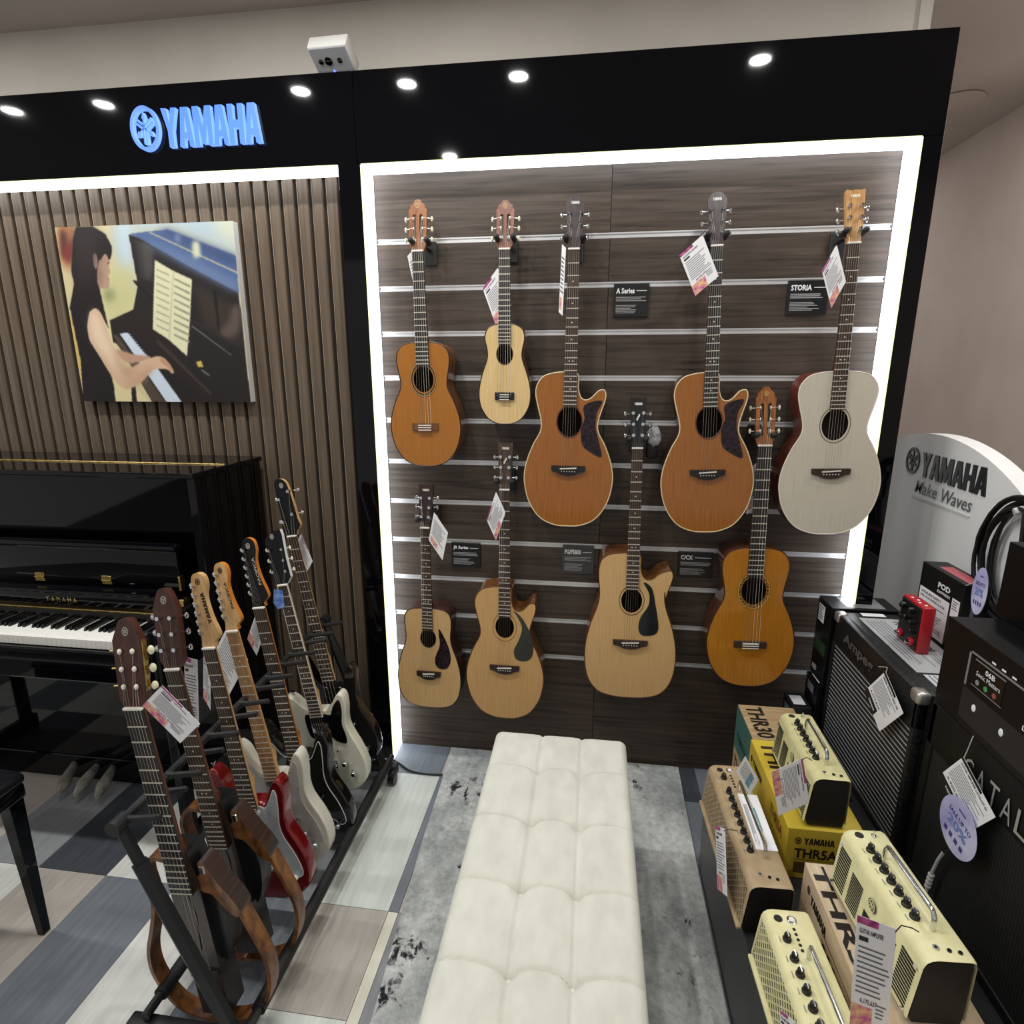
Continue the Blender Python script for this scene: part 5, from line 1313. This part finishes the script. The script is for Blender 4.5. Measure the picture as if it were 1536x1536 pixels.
def pr_teal(m, w_, d, h):
    M = TOPS(0, 0, h+.0004); put_text(m, 'THR30', M, .012, w_*.10, d-.02, .055, inkk, -.0006, .03)
    S = SIDE(0, 0, 0); put_quad(m, S, 0, d, h*.62, h, teal); put_text(m, 'YAMAHA', S, .03, h*.72, d*.6, .03, inkk, -.0008)
    put_text(m, 'THR30', S, .02, h*.46, d*.75, .04, inkk, -.0008)
carton('carton', 'kraft carton with teal side printed THR30 behind the yellow carton', .585, .765, -.385, -.19, 0, .405, kraft, None, pr_teal)
def pr_yel(m, w_, d, h):
    M = TOPS(0, 0, h+.0004); put_text(m, 'THR5', M, .015, .018, d*.52, .055, inkk, -.0006, .03)
    S = SIDE(0, 0, 0); put_emblem(m, S, .028, h*.68, .008, .011, inkk); put_logo(m, S, .045, h*.62, .09, .018, inkk); put_text(m, 'THR5A', S, d*.62, h*.55, d*.28, .030, P('ink_brown', '#7a4a18', .6), -.0008)
    F = FRONT(0, -d, 0); put_emblem(m, F, .026, h*.76, .008, .010, inkk); put_logo(m, F, .040, h*.70, .070, .018, inkk)
    put_text(m, 'THR5A', F, .020, h*.42, .10, .028, inkk, -.0008, .03); put_quad(m, F, .02, .125, h*.385, h*.395, inkk, -.0008)
    put_quad(m, F, .022, .055, h*.12, h*.34, P('print_dim', '#5d4f24', .6), -.0008); put_quad(m, F, .07, .125, h*.12, h*.34, P('print_dim', '#5d4f24', .6), -.0008)
carton('carton', 'yellow carton printed YAMAHA THR5A under a cream amplifier', .568, .745, -.782, -.425, PT, .430, yellow, None, pr_yel)
def pr_bei(m, w_, d, h):
    M = TOPS(0, 0, h+.0004); put_text(m, 'THR5', M, .010, .006, d*.55, .030, inkk, -.0006, .03)
    S = SIDE(0, 0, 0); put_emblem(m, S, .040, h*.74, .008, .010, inkk); put_logo(m, S, .055, h*.62, .085, .022, inkk)
    for k in range(6): m.add([(.14+.026*k+.010*math.cos(a), -.0007, h*.42+.012*math.sin(a)) for a in [2*PI*j/10 for j in range(10)]], [tuple(range(10))], inkk, S)
    put_quad(m, S, .12, .30, h*.60, h*.615, inkk, -.0007); put_quad(m, S, .30, .35, h*.30, h*.62, P('print_red', '#a8432a', .6), -.0007)
carton('carton', 'beige carton printed YAMAHA under a slotted cream amplifier', .572, .76, -1.33, -.885, PT, .430, beige, None, pr_bei)
def pr_blk(m, w_, d, h):
    S = SIDE(0, 0, 0); put_quad(m, S, .012, d*.55, h*.72, h*.93, paper); put_lines(m, S, .016, d*.5, h*.74, h*.92, 5, ink_grey, -.0008)
    put_quad(m, S, .01, d*.9, h*.35, h*.5, P('print_green', '#24402a', .5)); put_text(m, 'A&D', S, .012, h*.08, .04, .02, paper, -.0007)
    put_quad(m, TOPS(0, 0, h), .01, d*.9, .05, .17, P('shrink_wrap', '#83878a', .2))
carton('carton', 'tall black shrink wrapped carton against the guitar boards behind the bass amplifier', .862, 1.07, -.150, -.035, .472, .756, carb, None, pr_blk)
def pr_lab(m, w_, d, h):
    put_quad(m, TOPS(0, 0, h), .02, d*.8, .01, .05, paper); put_quad(m, SIDE(0, 0, 0), .02, d*.7, h-.05, h-.02, ink_grey)
carton('carton', 'black carton with white barcode label under the tall shrink wrapped carton', .850, 1.06, -.150, -.042, 0, .471, carb, None, pr_lab)
carton('carton', 'small black carton with white label on top beside the kraft carton', .778, .842, -.150, -.05, 0, .385, carbg, None, pr_lab)
carton('carton', 'lowest small black carton wedged behind the slotted cream amplifier', .772, .842, -.250, -.155, 0, .352, carbg, None, pr_lab)

# bass amplifier --------------------------------------------------------
tolex = tex(P('tolex_black', '#151617', .4, spec=.3), '#0c0d0e', '#242526', nscale=150, detail=2, bump=.5)
def clothmat(name, c1, c2, scale, axis='Z'):
    m = P(name, c1, .6); nt = m.node_tree; N = nt.nodes; L = nt.links
    t = N.new('ShaderNodeTexCoord'); wv = N.new('ShaderNodeTexWave'); wv.bands_direction = axis; wv.inputs['Scale'].default_value = scale; wv.inputs['Distortion'].default_value = .0
    L.new(t.outputs['Object'], wv.inputs['Vector']); r = N.new('ShaderNodeValToRGB'); e = r.color_ramp.elements; e[0].position = .78; e[0].color = (*lin(c1), 1); e[1].position = .9; e[1].color = (*lin(c2), 1)
    L.new(wv.outputs['Fac'], r.inputs[0]); L.new(r.outputs[0], bs(m).inputs['Base Color']); return m
ag = thing('bass_amp', 'black tolex bass amplifier with silver striped grille cloth', 'amplifier', (.87, -.156, PT))
AL, AH, AD = .517, .465, .30
def ab(name, f, parent=None, smooth=35):
    mb = MB(); f(mb); return mb.build(name, parent or ag, smooth)
ab('cabinet', lambda m: m.rbox(.012, AD, -AL, 0, 0, AH, .012, tolex, seg=3))
for zz in ((AH-.10, AH), (0, .02)):
    ab('baffle_rail', lambda m: m.rbox(0, .03, -AL, 0, zz[0], zz[1], .006, tolex))
for yy in (-.02, -AL):
    ab('baffle_stile', lambda m: m.rbox(0, .03, yy, yy+.02, 0, AH, .006, tolex))
ab('grille_cloth', lambda m: m.box(.006, .012, -AL+.015, -.015, .015, AH-.09, clothmat('striped_cloth', '#1b1d20', '#a9adb1', 21)), None, 0)
for yy in (-.018, -AL+.018):
    ab('corner_cap', lambda m: m.rbox(-.004, .03, yy-.020, yy+.020, AH-.03, AH+.003, .008, P('corner_steel', '#b9b7b2', .35, .8)), None, 50)
lgm = MB(); put_text(lgm, 'Ampeg', SIDE(-.001, 0, 0), .09, AH-.075, .20, .042, P('badge_dark', '#6a6c6e', .35, .4), -.002, .03); lgm.build('badge', ag, 0)
shm = MB(); TP = TOPS(.02, 0, AH+.0002)
put_quad(shm, TP, .05, .40, .03, .17, P('sheet_grey', '#b3b7b9', .35)); put_text(shm, 'Rocket Bass', TP, .07, .12, .20, .035, P('ink_soft', '#4a4d50', .6), -.0008); put_lines(shm, TP, .07, .38, .04, .10, 6, ink_grey, -.0008, .3); put_lines(shm, TP, .28, .39, .11, .16, 5, ink_grey, -.0008, .3)
put_quad(shm, TP, .41, .47, .04, .16, P('sheet_white', '#cfd2d3', .4)); put_lines(shm, TP, .415, .465, .045, .155, 9, ink_grey, -.0008, .3)
put_quad(shm, TP, .01, .035, .05, .12, paper)
shm.build('top_sheet', ag, 0)

# guitar amplifier in front of it --------------------------------------
ct = thing('guitar_amp', 'large black guitar amplifier lettered CATALYST', 'amplifier', (.888, -.692, PT))
CL, CH = .50, .470
cab = P('amp_cab_black', '#0d0e0e', .55, spec=.3)
MB().rbox(.016, .29, -CL, 0, 0, CH, .008, cab).build('cabinet', ct)
MB().rbox(0, .03, -CL, 0, CH-.115, CH, .008, cab).build('control_rail', ct)
MB().rbox(0, .03, -CL, 0, 0, .025, .006, cab).build('bottom_rail', ct)
for yy in (-.028, -CL): MB().rbox(0, .03, yy, yy+.028, 0, CH, .006, cab).build('side_rail', ct)
MB().box(.005, .018, -CL+.02, -.02, .02, CH-.11, clothmat('black_cloth', '#0d0e0f', '#222425', 42, 'Y')).build('grille_cloth', ct, 0)
lt = MB(); x = .150
for ch in 'CATALYST':
    put_text(lt, ch, SIDE(-.0005, 0, 0), x, CH-.098, .029, .052, P('badge_silver', '#b9bab6', .35, .4), -.002, .0); x += .0405
lt.build('badge', ct, 0)

# carton with printed effects unit on the guitar amp
def pr_hd(m, w_, d, h):
    S = SIDE(0, 0, 0); gl = P('print_line', '#7f8083', .5)
    m.box(.09, d, -.0006, 0, h*.80, h*.82, gl, S); m.box(.09, .096, -.0006, 0, h*.44, h*.82, gl, S)
    put_quad(m, S, .115, .205, h*.50, h*.76, P('print_screen', '#101012', .2), -.0008)
    for a in ((.112, .208, .76, .775), (.112, .208, .49, .50)): put_quad(m, S, a[0], a[1], h*a[2], h*a[3], gl, -.0009)
    put_text(m, '06B', S, .148, h*.68, .03, h*.055, paper, -.001); put_text(m, 'Sonic Matters', S, .122, h*.615, .075, h*.05, paper, -.001, .0)
    for x, c in ((.130, '#8a8a90'), (.157, '#4b9a5a'), (.184, '#a04a4a')): m.cyl((x, -.0012, h*.55), (x, -.0006, h*.55), .006, P('print_'+c[1:], c, .5), n=10, M=S)
    for k in range(3): put_quad(m, S, .16+.03*k, .172+.03*k, h*.84, h*.86, paper, -.0008)
    put_quad(m, S, .09, d, h*.08, h*.42, P('print_slab', '#1f1d21', .5), -.0007)
    for x in (.135, .222, .31): m.ball((x, -.0012, h*.28), .0065, .002, .0085, paper, 10, S)
    put_text(m, 'LINE 6', S, .27, h*.46, .05, h*.05, paper, -.001)
    T_ = TOPS(0, 0, h); rr = random.Random(3)
    for k in range(14): a = .12+rr.random()*.2; b = .10+rr.random()*.05; put_quad(m, T_, a, a+.02, b, b+.006, paper, -.0008)
carton('carton', 'black carton with printed effects unit resting on the guitar amplifier', .888, 1.19, -1.19, -.698, PT+CH+.0005, .968, carb, None, pr_hd)
carton('carton', 'plain black carton stacked above the printed effects carton', 1.0, 1.19, -1.15, -.668, .9685, 1.142, P('carton_plain', '#090a0b', .35, spec=.3), None, None)
def pr_pod(m, w_, d, h):
    S = SIDE(0, 0, 0); put_text(m, 'POD', S, d*.45, h*.76, d*.28, h*.085, paper, -.0008, .04); put_text(m, 'EXPRESS', S, d*.45, h*.69, d*.30, h*.04, paper, -.0008)
    put_quad(m, S, d*.04, d*.76, h*.02, h*.64, paper); put_text(m, 'GUITAR MULTI-EFFECT', S, d*.08, h*.56, d*.5, h*.04, ink, -.0009); put_text(m, 'LINE 6 POD EXPRESS GUITAR', S, d*.08, h*.50, d*.6, h*.035, ink, -.0009); put_lines(m, S, d*.08, d*.70, h*.08, h*.46, 10, ink_grey, -.0009, .35)
    put_quad(m, S, d*.80, d*.97, h*.48, h*.74, paper); put_lines(m, S, d*.82, d*.95, h*.58, h*.72, 4, ink_grey, -.0009)
    put_quad(m, TOPS(0, 0, h), d*.25, d*.95, w_*.25, w_*.8, P('print_rose', '#b0545c', .5))
    F = FRONT(0, -d, 0); put_quad(m, F, w_*.35, w_*.5, h*.4, h*.8, ink_grey)
carton('carton', 'black carton printed POD EXPRESS with white label on the bass amplifier', 1.072, 1.140, -.432, -.222, PT+AH, .952, carb, None, pr_pod)

# red effects pedal standing on its edge
rp = thing('effects_pedal', 'red effects pedal standing upright with black knob panel', 'effects pedal', (.967, -.338, PT+AH+.001))
redm = P('pedal_red', '#b02029', .35)
MB().rbox(.004, .036, -.112, 0, 0, .136, .004, redm).build('case', rp)
MB().rbox(0, .006, -.106, -.006, .006, .130, .001, black_plastic, seg=1).build('panel', rp, 0)
for a, z in ((.028, .112), (.070, .112), (.050, .085), (.028, .080), (.078, .080), (.086, .058)):
    MB().lathe([(.0095, 0), (.009, .012), (.007, .014)], black_plastic, Matrix.Translation((0, -a, z)) @ Matrix.Rotation(-PI/2, 4, 'Y'), 12).build('knob', rp)
for a in (.026, .086):
    k = MB().lathe([(.012, 0), (.012, .006), (.009, .008)], redm, Matrix.Translation((0, -a, .026)) @ Matrix.Rotation(-PI/2, 4, 'Y'), 14).build('footswitch', rp)
    MB().cyl((-.008, -a, .026), (-.016, -a, .026), .006, chrome, n=10).build('switch_cap', k)
for k in range(4): MB().cyl((.014+.006*(k % 2), -.03-.02*k, .1355), (.014+.006*(k % 2), -.03-.02*k, .1368), .004, paper, n=8).build('jack', rp)

# arched sign panel -----------------------------------------------------
ap = thing('arched_sign', 'white arched panel lettered YAMAHA Make Waves behind the amplifiers', 'sign', (1.2, .05, 0))
archm = P('arch_white', '#eceeee', .5)
R_ = .86; H_ = 1.308
arc = [(-.62, 0), (.80, 0)]
arc += [(a, H_-R_+math.sqrt(R_*R_-a*a)) for a in [.80-1.42*i/40 for i in range(41)]]
# local XZ of this panel: x runs towards -y of the room
PM = basis((0, 0, 0), (0, -1, 0), (0, 0, 1))
MB().prism([(a, z) for a, z in arc], 0, .055, archm, PM).build('panel', ap, 20)
blk = P('letter_black', '#17171a', .3)
for c, o, hs in logo_letters(.352, .083):
    sh = lambda q: [(x-.064, z+1.158) for x, z in q]
    MB().prism(sh(o), -.004, 0, blk, PM, [sh(h) for h in hs]).build('letter', ap, 0)
em = MB(); ecx, ecz = -.126, 1.203
em.prism(ellipse(ecx, ecz, .044, .047, 36), -.004, 0, blk, PM, [ellipse(ecx, ecz, .036, .039, 36)])
for k in range(3):
    a = PI/2+k*2*PI/3; ca, sa = math.cos(a), math.sin(a)
    def q(u, v): return (ecx+.036*(u*ca-v*sa), ecz+.039*(u*sa+v*ca))
    for poly_ in ([(.0, -.08), (.45, -.08), (.5, -.15), (.92, 0), (.5, .15), (.45, .08), (.0, .08)], [(-.92, .05), (.0, .05), (.0, .18), (-.92, .18)], [(-.92, -.18), (.0, -.18), (.0, -.05), (-.92, -.05)]):
        em.prism([q(*p_) for p_ in poly_], -.004, 0, blk, PM)
em.build('emblem', ap, 0)
mw = MB(); SH = PM @ Matrix(((1, 0, .22, 0), (0, 1, 0, 0), (0, 0, 1, 0), (0, 0, 0, 1)))
gm = P('script_grey', '#5d6163', .5)
for w_, x0, x1 in (('Make', -.085, .048), ('Waves', .068, .232)):
    vs, fs, _ = text_mesh(w_, .004)
    for yy in (-.003,): mw.add([(x0+v[0]*(x1-x0)-.24, yy, 1.098+v[1]*.044) for v in vs], fs, gm, SH)
mw.build('script', ap, 0)
MB().prism([(-.094, 1.083), (.236, 1.083), (.238, 1.088), (-.094, 1.091)], -.004, 0, P('underline_white', '#e3e5e4', .4), PM).build('underline', ap, 0)

# coiled cable
cc = thing('coiled_cable', 'coil of thick black instrument cable in front of the arched panel', 'cable', (1.168, -.452, .86))
rr = random.Random(5)
for k in range(7):
    cy_, cz_ = rr.uniform(-.012, .012), .165+rr.uniform(-.012, .01); ry_, rz_ = .130+rr.uniform(-.022, .018), .160+rr.uniform(-.015, .012); tl = rr.uniform(-.012, .012)
    MB().tube([(tl*math.sin(a)+rr.uniform(-.001, .001)+(k-3)*.004, cy_+ry_*math.cos(a), cz_+rz_*math.sin(a)) for a in [2*PI*j/40 for j in range(40)]], .0058, black_plastic, 8, closed=True).build('loop', cc)
MB().tube([(-.022, .01, .30), (-.006, .006, .305), (.012, 0, .31)], [.010, .013, .008], P('tie_wrap', '#c9cac8', .35), 8).build('tie', cc)
MB().tube([(-.006, -.01, .30), (-.01, -.02, .25), (-.008, -.025, .19)], [.008, .007, .007], black_plastic, 8).build('plug', cc)

# white jack lead in front of the guitar amp
jl = [at(*q_, 'x', .872) for q_ in ((1386, 1350), (1391, 1330), (1398, 1308), (1407, 1290), (1416, 1277))]
jt = thing('jack_lead', 'pale grey lead with clip plug hanging before the guitar amplifier', 'cable', jl[0])
gw = P('lead_grey', '#b9bab8', .45)
MB().tube([q_-jl[0] for q_ in jl], .0035, gw, 8).build('lead', jt)
for k in range(4):
    c_ = jl[1].lerp(jl[2], .05+.25*k)-jl[0]; d_ = (jl[2]-jl[1]).normalized()*.0022
    MB().cyl(c_-d_, c_+d_, .0068, gw, n=10).build('strain_ring', jt)
MB().tube([jl[4]-jl[0], (jl[4]-jl[0])+Vector((0, -.012, .016)), (jl[4]-jl[0])+Vector((-.004, -.022, .030))], [.0045, .005, .002], chrome, 8).build('clip', jt)

# tags on this side -------------------------------------------------------
card('price tag hanging over the tan amplifier lattice grille', (1073, 1238), (1087, 1243), (1076, 1333), ('x', .400), 'THR30II', '10,464,727', seed=9, hang=[(1086, 1246), (1094, 1244), (1106, 1246)])
card('tilted price tag standing on top of the tan amplifier', (1118, 1134), (1138, 1170), (1104, 1158), ('y', -.70), 'THR30', '10,464', style='plain', seed=10)
lc = thing('product_card', 'white product card lying under the tan amplifier handle', 'card', (.478, -.655, PT+.128))
MB().rbox(0, .050, -.19, 0, .0004, .0014, .0003, paper, seg=1).build('card', lc, 0)
lm = MB(); put_quad(lm, TOPS(0, 0, .0014), .05, .13, .018, .032, P('tag_teal', '#7fb3bd', .6)); put_lines(lm, TOPS(0, 0, .0014), .04, .18, .004, .014, 4, ink_grey, -.0006); lm.build('print', lc, 0)
card('price tag hanging from the slotted cream amplifier on the yellow carton', (1204, 1137), (1214, 1204), (1157, 1158), ('y', -.80), 'GUITAR AMPLIFIER', '6,175,637', seed=11, hang=[(1204, 1139), (1210, 1136), (1218, 1141)])
card('large price tag hanging from the slotted cream amplifier on the beige carton', (1286, 1372), (1345, 1394), (1274, 1540), ('y', -1.24), 'GUITAR AMPLIFIER', '6,175,637', seed=12, hang=[(1343, 1398), (1352, 1388), (1368, 1392), (1378, 1398)])
card('price tag at the lattice grille of the cream amplifier', (1171, 1515), (1192, 1532), (1166, 1600), ('x', .43), 'THR10II', '8,150,000', seed=13)
card('white price tag with black edges hanging on the bass amplifier', (1328, 1007), (1355, 1070), (1296, 1037), ('x', .850), 'AMPEG ROCKET BASS 108', '6,272,818', 'black', seed=14, hang=[(1329, 1009), (1331, 1001), (1318, 1000)])
card('white price tag with black edges hanging on the guitar amplifier', (1445, 1135), (1493, 1226), (1407, 1164), ('x', .868), 'GUITAR AMPLIFIER CATALYST 60', '9,900,000', 'black', seed=15, hang=[(1446, 1137), (1450, 1128), (1460, 1104)])
lil = tex(P('sale_lilac', '#b4b2dd', .5), '#9a98d0', '#cfd2ee', nscale=8); lild = P('sale_violet', '#4a3f8a', .5); lilb = P('sale_blue', '#6f86c4', .5)
def sale(label, c, rx, ry, X, tilt, hang=None):
    C_ = at(*c, 'x', X); a = (at(c[0]+rx, c[1]+rx*.6, 'x', X)-C_).length; b = (at(c[0], c[1]-ry, 'x', X)-C_).length
    t = thing('sale_tag', label, 'tag', C_, group='round sale tags')
    M = PM @ Matrix.Rotation(tilt, 4, 'Y')
    MB().prism(ellipse(0, 0, a, b, 32), 0, .0008, lil, M).build('card', t, 0)
    m = MB(); put_text(m, 'SALE UP TO', M, -a*.62, b*.22, a*1.24, b*.17, lild, -.0005); put_text(m, '20%', M, -a*.55, -b*.22, a*1.1, b*.36, lilb, -.0005, .03)
    for k in range(4): put_quad(m, M, -a*.55+k*a*.3, -a*.38+k*a*.3, -b*.6, -b*.42, lild, -.0005)
    put_quad(m, M, -a*.2, a*.2, b*.60, b*.66, lild, -.0005)
    m.build('print', t, 0)
    if hang: MB().tube([Vector(h_)-C_ for h_ in hang], .0012, P('tag_string', '#c9c9c4', .7), 5).build('string', t)
sale('round lilac sale tag over the price tag of the guitar amplifier', (1436, 1241), 29, 46, .860, math.radians(10))
sale('round lilac sale tag turned aside in front of the POD carton', (1469, 887), 11, 37, 1.066, 0, [at(1469, 905, 'x', 1.066), at(1468, 870, 'x', 1.068), Vector((1.074, -.431, .951))])
